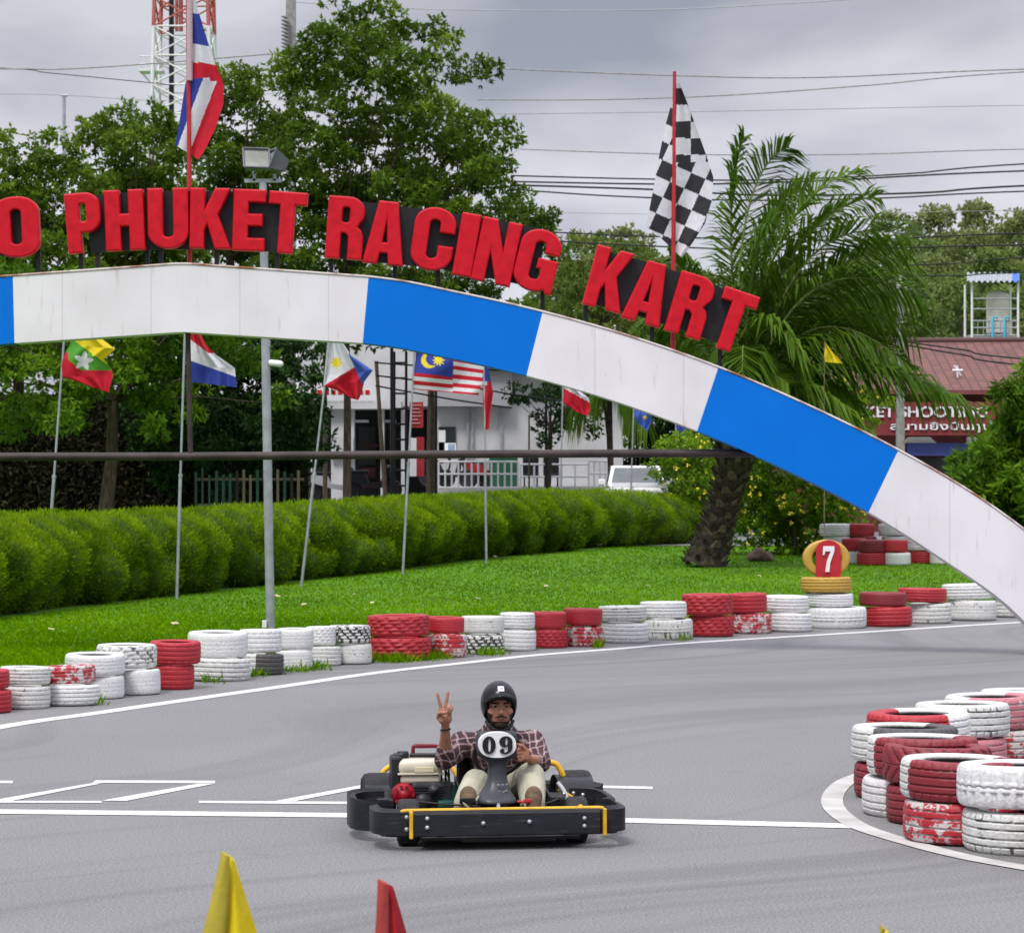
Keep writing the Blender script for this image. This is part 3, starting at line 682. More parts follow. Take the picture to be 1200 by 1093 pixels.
def arch_white():
    m, n, l, b = newmat('arch_white')
    t = n.new('ShaderNodeTexCoord'); f = n.new('ShaderNodeTexNoise'); f.inputs['Scale'].default_value = .9; f.inputs['Detail'].default_value = 6
    l.new(t.outputs['Object'], f.inputs['Vector'])
    r = n.new('ShaderNodeValToRGB'); r.color_ramp.elements[0].position = .3; r.color_ramp.elements[1].position = .65
    r.color_ramp.elements[0].color = (.60, .575, .60, 1); r.color_ramp.elements[1].color = (.71, .685, .715, 1); l.new(f.outputs['Fac'], r.inputs[0])
    # rust spots and runs
    mpn = n.new('ShaderNodeMapping'); mpn.inputs['Scale'].default_value = (9, 9, 1.1); l.new(t.outputs['Object'], mpn.inputs[0])
    f2 = n.new('ShaderNodeTexNoise'); f2.inputs['Scale'].default_value = 1.5; f2.inputs['Detail'].default_value = 8; l.new(mpn.outputs[0], f2.inputs['Vector'])
    r2 = n.new('ShaderNodeValToRGB'); r2.color_ramp.elements[0].position = .61; r2.color_ramp.elements[1].position = .82
    r2.color_ramp.elements[0].color = (0, 0, 0, 1); r2.color_ramp.elements[1].color = (.6, .6, .6, 1); l.new(f2.outputs['Fac'], r2.inputs[0])
    mxx = n.new('ShaderNodeMixRGB'); l.new(r2.outputs[0], mxx.inputs[0]); l.new(r.outputs[0], mxx.inputs[1]); mxx.inputs[2].default_value = (.30, .16, .07, 1)
    # welded sheet joints every metre or so
    sp = n.new('ShaderNodeSeparateXYZ'); l.new(t.outputs['Object'], sp.inputs[0])
    a1 = n.new('ShaderNodeMath'); a1.operation = 'MULTIPLY_ADD'; a1.inputs[1].default_value = 1 / 1.04; a1.inputs[2].default_value = .37; l.new(sp.outputs['X'], a1.inputs[0])
    a2 = n.new('ShaderNodeMath'); a2.operation = 'FRACT'; l.new(a1.outputs[0], a2.inputs[0])
    a3 = n.new('ShaderNodeMath'); a3.operation = 'LESS_THAN'; a3.inputs[1].default_value = .011; l.new(a2.outputs[0], a3.inputs[0])
    a4 = n.new('ShaderNodeMath'); a4.operation = 'MULTIPLY'; a4.inputs[1].default_value = .30; l.new(a3.outputs[0], a4.inputs[0])
    mj = n.new('ShaderNodeMixRGB'); l.new(a4.outputs[0], mj.inputs[0]); l.new(mxx.outputs[0], mj.inputs[1]); mj.inputs[2].default_value = (.25, .2, .18, 1)
    l.new(mj.outputs[0], b.inputs['Base Color']); b.inputs['Roughness'].default_value = .55
    return m
M['arch_white'] = arch_white()
def smooth_idx(a, b, n=5):           # finer points along the arch edge between two panel corners
    out = []
    def cat(L, i, t):
        p0, p1, p2, p3 = L[max(i - 1, 1)], L[i], L[i + 1], L[min(i + 2, len(L) - 1)]
        return tuple(.5 * ((2 * p1[k]) + (p2[k] - p0[k]) * t + (2 * p0[k] - 5 * p1[k] + 4 * p2[k] - p3[k]) * t * t + (3 * p1[k] - p0[k] - 3 * p2[k] + p3[k]) * t ** 3) for k in (0, 1))
    for L in (TOP, BOT):
        o = []
        for i in range(a, b):
            for s in range(n): o.append(cat(L, i, s / n))
        o.append(L[b]); out.append(o)
    return out
# centre white panel runs from the mirrored corner over the crown
ct = [mir(TOP[2]), (204, 309.2), TOP[1], (227, 309.4), TOP[2]]; cb = [mir(BOT[2]), (205, 389.4), (216, 389), (228, 389.6), BOT[2]]
ct[0] = (15, 322); cb[0] = (17, 402)
mb = MB(); mb.prism([A(*p) for p in ct + cb[::-1]][::-1], (0, DA, 0)); obj('white_panel', mb, M['arch_white'], arch)
for idx, mk, nm in (((2, 3, 4), 'blue', 'blue_panel'), ((4, 5, 6), 'arch_white', 'white_panel'), ((6, 7, 8), 'blue', 'blue_panel'), ((8, 9, 10, 11, 12), 'arch_white', 'white_panel')):
    t, b_ = smooth_idx(idx[0], idx[-1])
    mb = MB(); mb.prism([A(*p) for p in t + b_[::-1]][::-1], (0, DA, 0)); obj(nm, mb, M[mk], arch)
    t = [(430 - x if abs(x - 432) > .1 else 15, y) for (x, y) in t][::-1]; b_ = [(430 - x if abs(x - 425) > .1 else 17, y) for (x, y) in b_][::-1]
    mb = MB(); mb.prism([A(*p) for p in t + b_[::-1]][::-1], (0, DA, 0)); obj(nm, mb, M[mk], arch)
mb = MB(); mb.tube([A(-800, 536, .19), A(215, 534.5, .19), A(600, 531.5, .19), A(905, 530.5, .19)], .048, 12, 0)
M['pipe'] = mat('rusty_pipe', (.045, .032, .03), .55, .4, 4, .1)
obj('tie_bar', mb, M['pipe'], arch)
M['rusty_edge'] = mat('rusty_edge', (.62, .56, .54), .8, .3, 3, .1, col2=(.28, .12, .06), lo=.36, hi=.52, detail=9)
t_, b_ = smooth_idx(2, 12); top_line = [(430 - x, y) for x, y in t_[::-1]] + [(204, 309.2), (215, 309), (227, 309.4)] + t_
mb = MB(); mb.tube([A(x, y, .0) for x, y in top_line], .014, 6); obj('edge_trim', mb, M['rusty_edge'], arch)
mb = MB(); mb.tube([A(218, 388, .19), A(221, 532, .19)], .03, 8); obj('hanger', mb, M['pipe'], arch)
# rust streaks along the top edge (real stains where rain runs off the letter posts)
# lettering
def word(chars, label, back, posts):
    c0 = A(*back[0]); base = A((back[0][0] + back[2][0]) / 2, max(p[1] for p in back) + 20)
    t = thing('word_sign', label, 'sign', (base.x, YA + .1, base.z), group='words on the arch')
    mb = MB(); mb.prism([A(px, py, .13) for px, py in back], (0, .06, 0)); obj('backing_board', mb, M['black'], t)
    for (ch, cx, cy, wpx, hpx, ang) in chars:
        mb = glyph_mesh(ch, wpx / 100 / GL[ch][0] , hpx / 100, .15, .02)
        place(mb, upright(A(cx, cy, .05), RAD(ang)))
        obj('letter', mb, M['letter'], t)
    for (px, y0, y1) in posts:
        mb = MB(); mb.box(A(px, (y0 + y1) / 2, .19), (.05, .05, (y1 - y0) / 100)); obj('post', mb, M['black'], t)
    return t
word([('O', 19, 266, 52, 70, -4), ('R', -42, 268, 46, 70, -7), ('D', -98, 276, 46, 70, -7)] if 'D' in GL else [('O', 19, 266, 53, 70, -3)],
     'red raised letter O at the left edge of the photo on top of the arch', [(-30, 300), (-30, 236), (34, 232), (38, 296)][::-1], [(42, 285, 320), (-10, 290, 326)])
word([('P', 98, 261, 40, 69, -5), ('H', 146, 258, 45, 70, -2.5), ('U', 197, 256, 47, 70, -1), ('K', 246, 256, 46, 70, 1), ('E', 292, 258, 37, 71, 2), ('T', 336, 261, 44, 71, 4)],
     'red raised letters PHUKET on a black board over the crown of the arch', [(100, 229), (130, 225), (215, 222), (300, 223), (340, 227), (334, 295), (290, 292), (215, 291), (160, 292), (104, 295)][::-1],
     [(112, 290, 316), (170, 288, 313), (186, 288, 313), (252, 288, 313), (323, 290, 318), (92, 292, 316)])
word([('R', 405, 267, 43, 72, 4), ('A', 452, 273, 47, 73, 6), ('C', 508, 280, 48, 73, 8), ('I', 547, 287, 22, 73, 10), ('N', 582, 295, 46, 74, 12), ('G', 630, 305, 48, 72, 14)],
     'red raised letters RACING on a black board right of the crown of the arch', [(395, 232), (450, 238), (520, 247), (600, 260), (640, 268), (628, 336), (590, 328), (510, 313), (450, 307), (388, 301)][::-1],
     [(387, 298, 325), (462, 302, 334), (513, 310, 342), (636, 334, 370)])
word([('K', 713, 327, 44, 71, 15), ('A', 760, 343, 46, 72, 16), ('R', 810, 358, 44, 72, 17), ('T', 859, 376, 42, 71, 19)],
     'red raised letters KART on a black board on the falling right shoulder of the arch', [(706, 292), (760, 306), (820, 326), (872, 346), (850, 404), (800, 386), (745, 368), (690, 354)][::-1],
     [(687, 350, 386), (765, 372, 406), (845, 402, 440)])

# ---------------------------------------------------------------- flags
def flagcloth(rows, Y, color_fn, mats, parent, nu=60, nv=60, rip=.08, fr=2.2, ph=0., name='flag', origin=None):
    def interp(rows, v):
        t = v * (len(rows) - 1); i = min(int(t), len(rows) - 2); f = t - i
        a, b = rows[i], rows[i + 1]
        return tuple((a[s][0] * (1 - f) + b[s][0] * f, a[s][1] * (1 - f) + b[s][1] * f) for s in (0, 1))
    def px(u, v):
        l, r = interp(rows, v)
        return l[0] * (1 - u) + r[0] * u, l[1] * (1 - u) + r[1] * u
    def pos(u, v):
        x, y = px(u, v)
        d = rip * (math.sin(fr * 2 * PI * u + ph + v * 3) * (.25 + u) + .5 * math.sin(7 * v + 4 * u + ph))
        return P(x, y, Y + d)
    mb = MB(); mb.grid(pos, nu, nv, lambda u, v: color_fn(u, v, *px(u, v)))
    return obj(name, mb, mats, parent)
def cloth(name, col):
    m = mat(name, col, .75, .10, 18, .12, bscale=60)
    n, l = m.node_tree.nodes, m.node_tree.links; b = n['Principled BSDF']
    tr = n.new('ShaderNodeBsdfTranslucent'); tr.inputs[0].default_value = c4(col)
    ms = n.new('ShaderNodeMixShader'); ms.inputs[0].default_value = .3
    l.new(b.outputs[0], ms.inputs[1]); l.new(tr.outputs[0], ms.inputs[2]); l.new(ms.outputs[0], n['Material Output'].inputs[0]); return m
FW, FR, FB, FY, FG, FN, FK = cloth('cloth_white', (.66, .65, .70)), cloth('cloth_red', (.52, .012, .03)), cloth('cloth_blue', (.03, .05, .30)), cloth('cloth_yellow', (.75, .58, .02)), cloth('cloth_green', (.08, .30, .03)), cloth('cloth_light_blue', (.06, .11, .45)), cloth('cloth_black', (.03, .03, .035))
FM = [FW, FR, FB, FY, FG, FN, FK]
# national flag on the arch
fp = thing('flagpole', 'red flagpole over the letters PHUKET with a red, white and blue striped flag', 'flagpole', A(219, 309, .26), group='flagpoles on the arch')
mb = MB(); mb.tube([A(219, 309, .26), A(218.5, 150, .26), A(216, -60, .26)], [.028, .026, .02], 10); mb.lathe([(.0, 0), (.03, .0), (.035, .03), (.0, .06)], 10, Matrix.Translation(A(216, -60, .26))); obj('pole', mb, M['red_pole'], fp)
rows = [((220, -55), (214, -50)), ((220, -20), (226, -20)), ((220, 0), (229, 0)), ((220, 16), (234, 18)), ((220, 52), (246, 57)), ((220, 73), (254, 80)), ((219, 92), (259, 90)), ((217, 100), (262, 100)), ((213, 125), (262, 122)), ((209, 150), (252, 152)), ((206, 166), (241, 174)), ((205, 170), (233, 187))]
def thai(u, v, x, y):
    if y < 92 and v < .55:
        yy = y - (x - 220) * .12
        return 2 if (yy < -22) else 0 if yy < 15 else 2 if yy < 51 else 0 if yy < 72 else 1
    a = 238 + (y - 92) * (208 - 238) / 80; b = 254 + (y - 96) * (222 - 254) / 82
    if y < 95: return 1 if x > 246 else 2 if x < 238 else 0
    return 2 if x < a else 0 if x < b else 1
flagcloth(rows, YA + .3, thai, FM, fp, 60, 120, .05, 1.2)
mb = MB(); mb.tube([A(219.5, 91, .23), A(219.5, -50, .23)], .036, 8); obj('sleeve', mb, cloth('cloth_pink', (.62, .45, .5)), fp)
# chequered flag
fp = thing('flagpole', 'red flagpole between the letters of KART with a black and white chequered flag', 'flagpole', A(790, 410, .26), group='flagpoles on the arch')
mb = MB(); mb.tube([A(790, 410, .26), A(791, 250, .26), A(792, 80, .26)], [.028, .026, .02], 10); obj('pole', mb, M['red_pole'], fp)
rows = [((792, 96), (796, 97)), ((785, 128), (806, 122)), ((779, 150), (816, 150)), ((772, 185), (827, 180)), ((767, 215), (836, 208)), ((762, 240), (834, 236)), ((757, 266), (826, 262)), ((767, 272), (812, 284)), ((786, 290), (799, 302))]
def chk(u, v, x, y):
    if y < 190 and x > 792: return 6 if (int((x - 792) // 17.5) + int((y - 84) // 19.5)) % 2 else 0
    a = RAD(24) * (1 if x < 793 or y > 185 else 0)
    xx = (x - 793) * math.cos(a) + (y - 195) * math.sin(a); yy = -(x - 793) * math.sin(a) + (y - 195) * math.cos(a)
    return 6 if (math.floor(xx / 18.5) + math.floor(yy / 20)) % 2 else 0
flagcloth(rows, YA + .30, chk, FM, fp, 90, 160, .05, 1.3, 1.)
# flagpoles on the lawn by the hedge
def pole(px0, py0, px1, py1, Y, label, r=.028, Ytop=None, mats=None, name='flagpole', cat='flagpole', group='flagpoles by the hedge'):
    b = P(px0, py0, Y)
    t = thing(name, label, cat, b, group=group)
    mb = MB(); top = P(px1, py1, Ytop or Y); midp = b.lerp(top, .45)
    mb.tube([b, midp], r, 8); mb.tube([midp, top], r * .72, 8); mb.tube([midp - (top - b) * .006, midp + (top - b) * .006], r * 1.25, 8)
    obj('pole', mb, mats or M['galv'], t); return t
Ym = 47.5
t = pole(53, 700, 76, 385, Ym, 'thin grey flagpole with a yellow, green and red flag bearing a white star, leftmost')
def star(x, y, cx, cy, r, n=5, rot=-90, inner=.42):
    dx, dy = x - cx, y - cy; d = math.hypot(dx, dy)
    if d > r: return False
    a = (math.degrees(math.atan2(dy, dx)) - rot) % (360 / n); a = min(a, 360 / n - a); h = 180 / n
    return d < r * (1 - (1 - inner) * a / h)
def mya(u, v, x, y):
    if star(x, y, 98, 423, 12, rot=-80): return 0
    if y > 416 + (x - 72) * .75 and x < 100 or y > 434: return 1
    if x < 80 and y > 413: return 1
    if y < 397 + (x - 84) * .72 or (x > 108 and y < 417 + (x - 110) * .3): return 3
    return 4
flagcloth([((82, 390), (110, 390)), ((82, 403), (135, 409)), ((76, 414), (122, 421)), ((72, 420), (131, 433)), ((72, 441), (132, 441)), ((110, 454), (127, 460))], Ym, mya, FM, t, 90, 90, .07)
g = G(207, 702); t = pole(207, 702, 217, 380, g.y, 'grey flagpole on the grass with a red, white and blue horizontal striped flag')
def ned(u, v, x, y):
    if y > 422 + (x - 222) * .36: return 2
    if x < 250 and y < 397 + (x - 222) * .75 and y < 414: return 1
    return 0
flagcloth([((222, 384), (231, 384)), ((222, 398), (241, 403)), ((222, 412), (252, 415)), ((222, 430), (275, 431)), ((223, 447), (278, 454))], g.y, ned, FM, t, 80, 80, .09)
g = G(353, 687); t = pole(353, 687, 387, 396, g.y, 'grey flagpole leaning right with a white, red and blue flag bearing a yellow sun')
def phi(u, v, x, y):
    if math.hypot(x - 394, y - 425) < 4 or star(x, y, 394, 425, 8, 8, 0, .4): return 3
    if x > 404 + (y - 405) * .45 and x - 404 > (y - 405) * .45 and y < 450 and x > 409: return 5
    return 1 if y > 452 - (x - 379) * .6 else 0
flagcloth([((384, 395), (397, 395)), ((382, 418), (412, 417)), ((380, 440), (437, 434)), ((379, 452), (427, 447)), ((396, 458), (424, 460)), ((412, 467), (420, 469))], g.y, phi, FM, t, 90, 90, .10, 1.8)
g = G(472, 672); t = pole(472, 672, 487, 385, g.y, 'grey flagpole flying red and white stripes with a dark blue canton, crescent and star')
def mal(u, v, x, y):
    if x < 531 and y < 437 + (x - 488) * .12:
        if math.hypot(x - 503, y - 422) < 9.5 and math.hypot(x - 507, y - 420.5) > 8: return 3
        if star(x, y, 514, 422, 7.5, 10, 0, .45): return 3
        return 2
    return 1 if int((v * 10.2 + (.35 if x > 531 else 0))) % 2 == 0 else 0
flagcloth([((488, 404), (566, 420)), ((487, 420), (567, 432)), ((485, 440), (565, 448)), ((483, 456), (561, 463))], g.y, mal, FM, t, 110, 80, .11, 1.5)
g = G(570, 660); t = pole(570, 660, 567, 400, g.y, 'grey flagpole with a narrow furled flag, blue above red')
flagcloth([((565, 420), (569, 420)), ((565, 440), (574, 440)), ((566, 458), (578, 460)), ((566, 480), (575, 480)), ((567, 504), (573, 503))], g.y, lambda u, v, x, y: 2 if y < 447 else (0 if y < 451 and u < .5 else 1), FM, t, 20, 50, .05, 1)
Yq = 72
t = pole(655, 640, 660, 440, Yq, 'grey flagpole with a small flag, white above bright red')
flagcloth([((659, 446), (668, 450)), ((659, 458), (690, 466)), ((660, 472), (692, 480)), ((676, 483), (688, 487))], Yq, lambda u, v, x, y: 0 if (y < 454 + (x - 659) * .55) else 1, FM, t, 40, 30, .06)
t = pole(737, 640, 743, 470, 74, 'grey flagpole with a small plain blue flag beside the white pickup')
flagcloth([((743, 474), (762, 484)), ((742, 486), (764, 492)), ((748, 496), (759, 505))], 74, lambda u, v, x, y: 3 if star(x, y, 756, 489, 3) else 5, FM, t, 40, 30, .06)
t = pole(791, 640, 792, 490, 77, 'grey flagpole with a dark blue flag just left of the palm trunk')
flagcloth([((792, 494), (806, 500)), ((792, 502), (806, 508)), ((793, 508), (801, 515))], 77, lambda u, v, x, y: 2, FM, t, 20, 20, .06)
t = pole(966, 700, 966, 400, 50, 'thin pole with a small triangular yellow flag left of the red roof sign', r=.010, mats=M['wood'])
flagcloth([((966, 402), (967, 402)), ((966, 412), (977, 414)), ((966, 424), (988, 426))], 50, lambda u, v, x, y: 3, FM, t, 20, 20, .04)
# corner flags near the camera (rolled cloth on short poles)
def near_flag(tip, l, r, Y, m, label, bx):
    b = flat(P(bx, 1100, Y)); t = thing('pennant', label, 'flag', b, group='pennants in front of the camera')
    bot = 1290; kk = (bot - tip[1]) / (1093 - tip[1]); sc_ = Y / F
    hw0, hw1 = tip[2] * .62, (r[0] - l[0]) * .20
    # sleeve of cloth wrapped round the pole, and the free cloth hanging beside it with folds
    cx0, cx1 = tip[0] - tip[2] * .2, l[0] + hw1
    gx = cx0 + (cx1 - cx0) * (1500 - tip[1]) / (1093 - tip[1]); mb = MB(); mb.tube([P(gx, 1500, Y), P(cx0, tip[1] + 6, Y)], .007, 10); mb.tube([flat(P(gx, 1500, Y)), P(gx, 1500, Y)], .012, 10); obj('pole', mb, M['galv'], t)
    def slv(u, v):
        a = 2 * PI * u; k = v * kk; hw = hw0 + (hw1 - hw0) * min(k, 1.6) + .6 * math.sin(3 * a + 9 * v)
        return P(cx0 + (cx1 - cx0) * k + math.cos(a) * hw, tip[1] + v * (bot - tip[1]) + (3.0 * math.cos(a) * (1 if v < .01 else 0)) - (1.5 * math.sin(a) if v < .01 else 0), Y + math.sin(a) * hw * sc_ - .01)
    mb = MB(); mb.grid(slv, 30, 50); mb.add([slv(i / 30, 0) for i in range(30)], [tuple(range(30))]); obj('sleeve', mb, m[0], t)
    def pan(u, v):
        k = v * kk; xl = cx0 + (cx1 - cx0) * k + hw0 * .6; xr = tip[0] + tip[2] * .9 + (r[0] - tip[0] - tip[2] * .9) * k
        return P(xl + (xr - xl) * u, tip[1] + 1 + 5 * u * (1 - v) + v * (bot - tip[1]), Y + .012 + .030 * math.sin(u * 6.5 + 1.2 + v * 1.5) * min(k + .15, 1.2) + .03 * u)
    mb = MB(); mb.grid(pan, 40, 50); pf = obj('flag', mb, m[1], t); pf.modifiers.new('thickness', 'SOLIDIFY').thickness = .002
near_flag((266, 1000, 8), (237, 0), (303, 0), 6.0, (cloth('near_yellow', (.50, .42, .05)), cloth('near_yellow_bright', (.72, .58, .01))), 'tall pointed yellow pennant hanging folded on its pole at the bottom of the photo', 262)  # yellow cloth in two tones, light and shade of the folds painted in
near_flag((451, 1033, 10), (439, 0), (478, 0), 6.2, (cloth('near_red', (.45, .065, .06)), cloth('near_red_deep', (.38, .006, .012))), 'red pennant hanging folded on its pole at the bottom of the photo', 452)  # red sleeve paler, turned cloth deeper: its shade is put into the colour
near_flag((1036, 1086, 5), (1031, 0), (1042, 0), 6.1, (bpy.data.materials['near_yellow'], bpy.data.materials['near_yellow_bright']), 'yellow pennant of which only the very tip shows at the bottom right', 1036)

# ---------------------------------------------------------------- floodlight pole
g = G(317, 741); Yl = g.y
t = thing('floodlight_pole', 'tall grey steel pole with two floodlights standing on the lawn behind the tyres', 'lamp pole', g)
mb = MB(); mb.tube([P(317, 741, Yl), P(312, 450, Yl), P(308, 214, Yl)], [.062, .06, .052], 16); mb.lathe([(.0, .02), (.12, .02), (.12, 0)], 16, Matrix.Translation(g)); obj('pole', mb, M['galv'], t)
mb = MB(); mb.box(P(308, 212, Yl), (.5, .05, .05)); mb.box(P(298, 208, Yl), (.04, .05, .10)); mb.box(P(322, 208, Yl), (.04, .05, .1)); obj('bracket', mb, M['galv'], t)
GLS = mat('floodlight_glass', (.30, .32, .28), .2, .25, 5)
for (cx, cy, yaw, w_) in ((299, 190, 15, .36), (325, 191, -70, .34)):
    R3 = Euler((RAD(-22), 0, RAD(yaw))).to_matrix(); c = P(cx, cy, Yl)
    mb = MB(); h2 = .145
    f = [Vector((sx_ * w_ / 2, -.12, sz * h2)) for sx_, sz in ((-1, -1), (1, -1), (1, 1), (-1, 1))]; bk = [Vector((sx_ * w_ / 3.2, .12, sz * h2 * .55)) for sx_, sz in ((-1, -1), (1, -1), (1, 1), (-1, 1))]
    vs = [c + R3 @ v for v in f + bk]
    mb.add(vs, [(4, 5, 6, 7)[::-1], (0, 1, 5, 4), (1, 2, 6, 5), (2, 3, 7, 6), (3, 0, 4, 7)])
    for a, b_ in ((0, 1), (1, 2), (2, 3), (3, 0)): mb.tube([vs[a], vs[b_]], .014, 6)
    hd = obj('floodlight', mb, mat('lamp_housing', (.13, .14, .16), .4, .2, 6, metal=.3) if 'lamp_housing' not in bpy.data.materials else bpy.data.materials['lamp_housing'], t)
    mb = MB(); mb.add([c + R3 @ (v * .96 + Vector((0, .012, 0))) for v in f], [(0, 1, 2, 3)])
    obj('glass', mb, GLS, hd)
mb = MB(); c = P(322, 426, Yl - .05); mb.tube([c + Vector((-.04, .05, 0)), c + Vector((-.01, .02, 0))], .02, 8); mb.tube([c + Vector((-.06, .02, .01)), c + Vector((.09, -.09, -.01))], .045, 12); mb.ball(c + Vector((.085, -.085, -.01)), .04)
obj('security_camera', mb, M['white'], t)
mb = MB(); mb.bbox(P(310, 731, Yl - .1), (.06, .08, .10), .008); obj('junction_box', mb, M['white'], t)

# ---------------------------------------------------------------- background: overhead lines, poles, mast
def wire(pts, Y, label, r=.018, m='black', grp='overhead cables'):
    pts = list(pts)
    if pts[-1][0] == 1240: (a0, b0), (a1, b1) = pts[-2:]; pts.append((2000, b1 + (b1 - b0) / (a1 - a0) * 760 * .6))
    if pts[0][0] == -40: (a1, b1), (a0, b0) = pts[:2]; pts.insert(0, (-700, b1 - (b0 - b1) / (a0 - a1) * 660 * .5))
    pts = [P(a, b_, Y) for a, b_ in pts]; pts = smooth_path(pts, 6)
    mb = MB(); mb.tube(pts, r, 5); o = obj('cable', mb, M[m], loc=pts[0]); tag(o, label, 'cable', grp); return o
WR = [([(-40, 81), (100, 80), (336, 62)], 'cable rising from the left edge toward the concrete pole', .03, 'concrete'),
      ([(-40, 78), (60, 86), (205, 100)], 'cable dipping from the left edge toward the lattice mast', .02, 'dark'),
      ([(336, 2), (430, 8), (550, 12), (760, 12), (930, 4), (1240, -14)], 'topmost cable running across the upper right sky', .022, 'grey_wall'),
      ([(520, 77), (640, 83), (800, 89), (960, 91), (1240, 80)], 'cable at the height of the chequered flag tip', .03, 'concrete'),
      ([(560, 117), (700, 117), (850, 112), (1020, 100), (1240, 82)], 'cable climbing to meet its neighbour at the right edge', .028, 'concrete'),
      ([(570, 134), (820, 131), (1240, 123)], 'faint thin cable below the climbing one', .014, 'concrete'),
      ([(610, 175), (800, 181), (1000, 181), (1240, 174)], 'cable passing just above the palm crown', .026, 'concrete'),
      ([(600, 206), (760, 210), (900, 211), (1060, 204), (1240, 190)], 'upper black cable of the thick bundle across the palm', .035, 'black'),
      ([(600, 213), (800, 216), (960, 212), (1240, 199)], 'second black cable of the thick bundle', .04, 'black'),
      ([(600, 217), (760, 222), (900, 229), (1080, 226), (1240, 216)], 'third black cable of the thick bundle', .045, 'black'),
      ([(600, 222), (720, 230), (880, 235), (1040, 232), (1240, 223)], 'lowest black cable of the thick bundle', .035, 'black'),
      ([(640, 272), (760, 277), (900, 281), (1020, 281), (1240, 272)], 'black cable crossing behind the letters of KART', .035, 'black'),
      ([(640, 282), (800, 290), (950, 293), (1240, 286)], 'black cable just below, over the hillside', .035, 'black'),
      ([(1060, 311), (1130, 308), (1240, 300)], 'short black cable from the right pole above the water tank', .03, 'black'),
      ([(1060, 323), (1130, 323), (1240, 318)], 'lower short black cable from the right pole', .03, 'black'),
      ([(640, 249), (900, 252), (1240, 246)], 'faint thin cable between the bundle and the hillside', .012, 'concrete'),
      ([(-40, 110), (75, 112), (200, 118), (340, 108)], 'faint thin cable over the slim post at the left', .012, 'concrete')]
for i, (p_, lb, r, m) in enumerate(WR): wire(p_, 95 + (i % 3), lb, r * .8, m)
for i, (p_, lb) in enumerate((([(980, 385), (1060, 400), (1130, 410), (1240, 424)], 'upper dark cable hanging in front of the red tiled roof'), ([(980, 389), (1060, 404), (1130, 416), (1240, 432)], 'lower dark cable hanging in front of the red tiled roof'),
                             ([(440, 425), (540, 432), (620, 436), (700, 450)], 'cable running along the white building facade, upper'), ([(440, 440), (540, 452), (600, 462), (660, 470)], 'cable sagging along the white building facade, middle'), ([(440, 452), (530, 468), (600, 478)], 'cable sagging along the white building facade, lowest'))):
    wire(p_, 78, lb, .025, 'black')
# concrete power pole with insulator string
g = P(340, 640, 92); t = thing('power_pole', 'weathered concrete power pole with a string of insulators behind the trees', 'utility pole', g, group='utility poles')
mb = MB(); mb.prism([P(334, 640, 92), P(346, 640, 92), P(346, -30, 92), P(335, -30, 92)], (0, .3, 0)); obj('pole', mb, M['concrete'], t)
for k in range(9):
    mb = MB(); mb.lathe([(0, -.06), (.05, -.05), (.14, -.02), (.13, .01), (.04, .04), (0, .06)], 12, Matrix.Translation(P(334, 20 + 4.4 * k, 91.8)) @ Matrix.Rotation(RAD(12), 4, 'Y')); obj('insulator', mb, M['concrete'], t)
g = GX(1056, 67); t = thing('power_pole', 'grey concrete power pole in front of the red signboard, insulator on top', 'utility pole', g, group='utility poles')
mb = MB(); mb.prism([P(1050, 700, 67), P(1061.5, 700, 67), P(1059, 335, 67), P(1052, 335, 67)], (0, .18, 0)); obj('pole', mb, M['concrete'], t)
mb = MB(); mb.box(P(1058, 338, 66.9), (.5, .07, .07)); mb.box(P(1056, 345, 66.83), (.1, .1, .2)); obj('crossarm', mb, M['concrete'], t)
mb = MB(); mb.tube([P(1054, 338, 66.9), P(1054, 322, 66.9)], [.075, .055], 10); obj('insulator', mb, M['white_wall'], t)
g = P(76, 640, 100); t = thing('lamp_post', 'slim grey post with a small crosspiece above the left trees', 'post', g); mb = MB(); mb.tube([g, P(75, 112, 100)], [.10, .06], 8); obj('pole', mb, M['galv'], t)
mb = MB(); mb.tube([P(72, 112, 100), P(79, 112, 100)], .05, 6); obj('crosspiece', mb, M['galv'], t)
# lattice mast
YT = 150; g = GX(216, YT); mast = thing('lattice_mast', 'red and white steel lattice communications mast behind the left trees', 'mast', g)
RW, WW = mat('mast_red', (.42, .10, .09), .6, .2, 1), mat('mast_white', (.66, .66, .68), .6, .1, 1)
def mastlevel(y0, y1, m, nm):
    mb = MB()
    def cs(py):
        w_ = 31 + (py - 0) * .024; c = P(216, py, YT); hw = w_ * YT / F
        return [Vector((c.x + a * hw, YT + b_ * hw, c.z)) for a, b_ in ((-1, -1), (1, -1), (1, 1), (-1, 1))]
    st = 34; y = y0
    while y < y1:
        ya, y2 = y, min(y + st, y1); A_, B_ = cs(ya), cs(y2)
        for i in range(4):
            mb.tube([A_[i], B_[i]], .11, 6); j = (i + 1) % 4
            mb.tube([A_[i], A_[j]], .05, 5); mb.tube([A_[i], B_[j]], .05, 5); mb.tube([A_[j], B_[i]], .05, 5)
        y = y2
    return obj(nm, mb, m, mast)
mastlevel(-66, 36, RW, 'red_section'); mastlevel(36, 640, WW, 'white_section')
mb = MB(); mb.prism([P(198, -60, YT), P(203.5, -60, YT), P(203.5, 640, YT), P(198, 640, YT)], (0, .2, 0)); obj('cable_ladder', mb, M['dark'], mast)
mb = MB(); mb.tube([P(212, -60, YT - .8), P(212, 37, YT - .8)], .12, 6); mb.tube([P(207, 37, YT - .8), P(207, -60, YT - .8)], .09, 6); obj('feeder_pipe', mb, RW, mast)
mb = MB(); mb.box(P(178, 84, YT - .8), (1.3, 1.2, .12))
for a in (163, 171, 178, 190): mb.tube([P(a, 84, YT - 1.3), P(a, 66, YT - 1.3)], .035, 5)
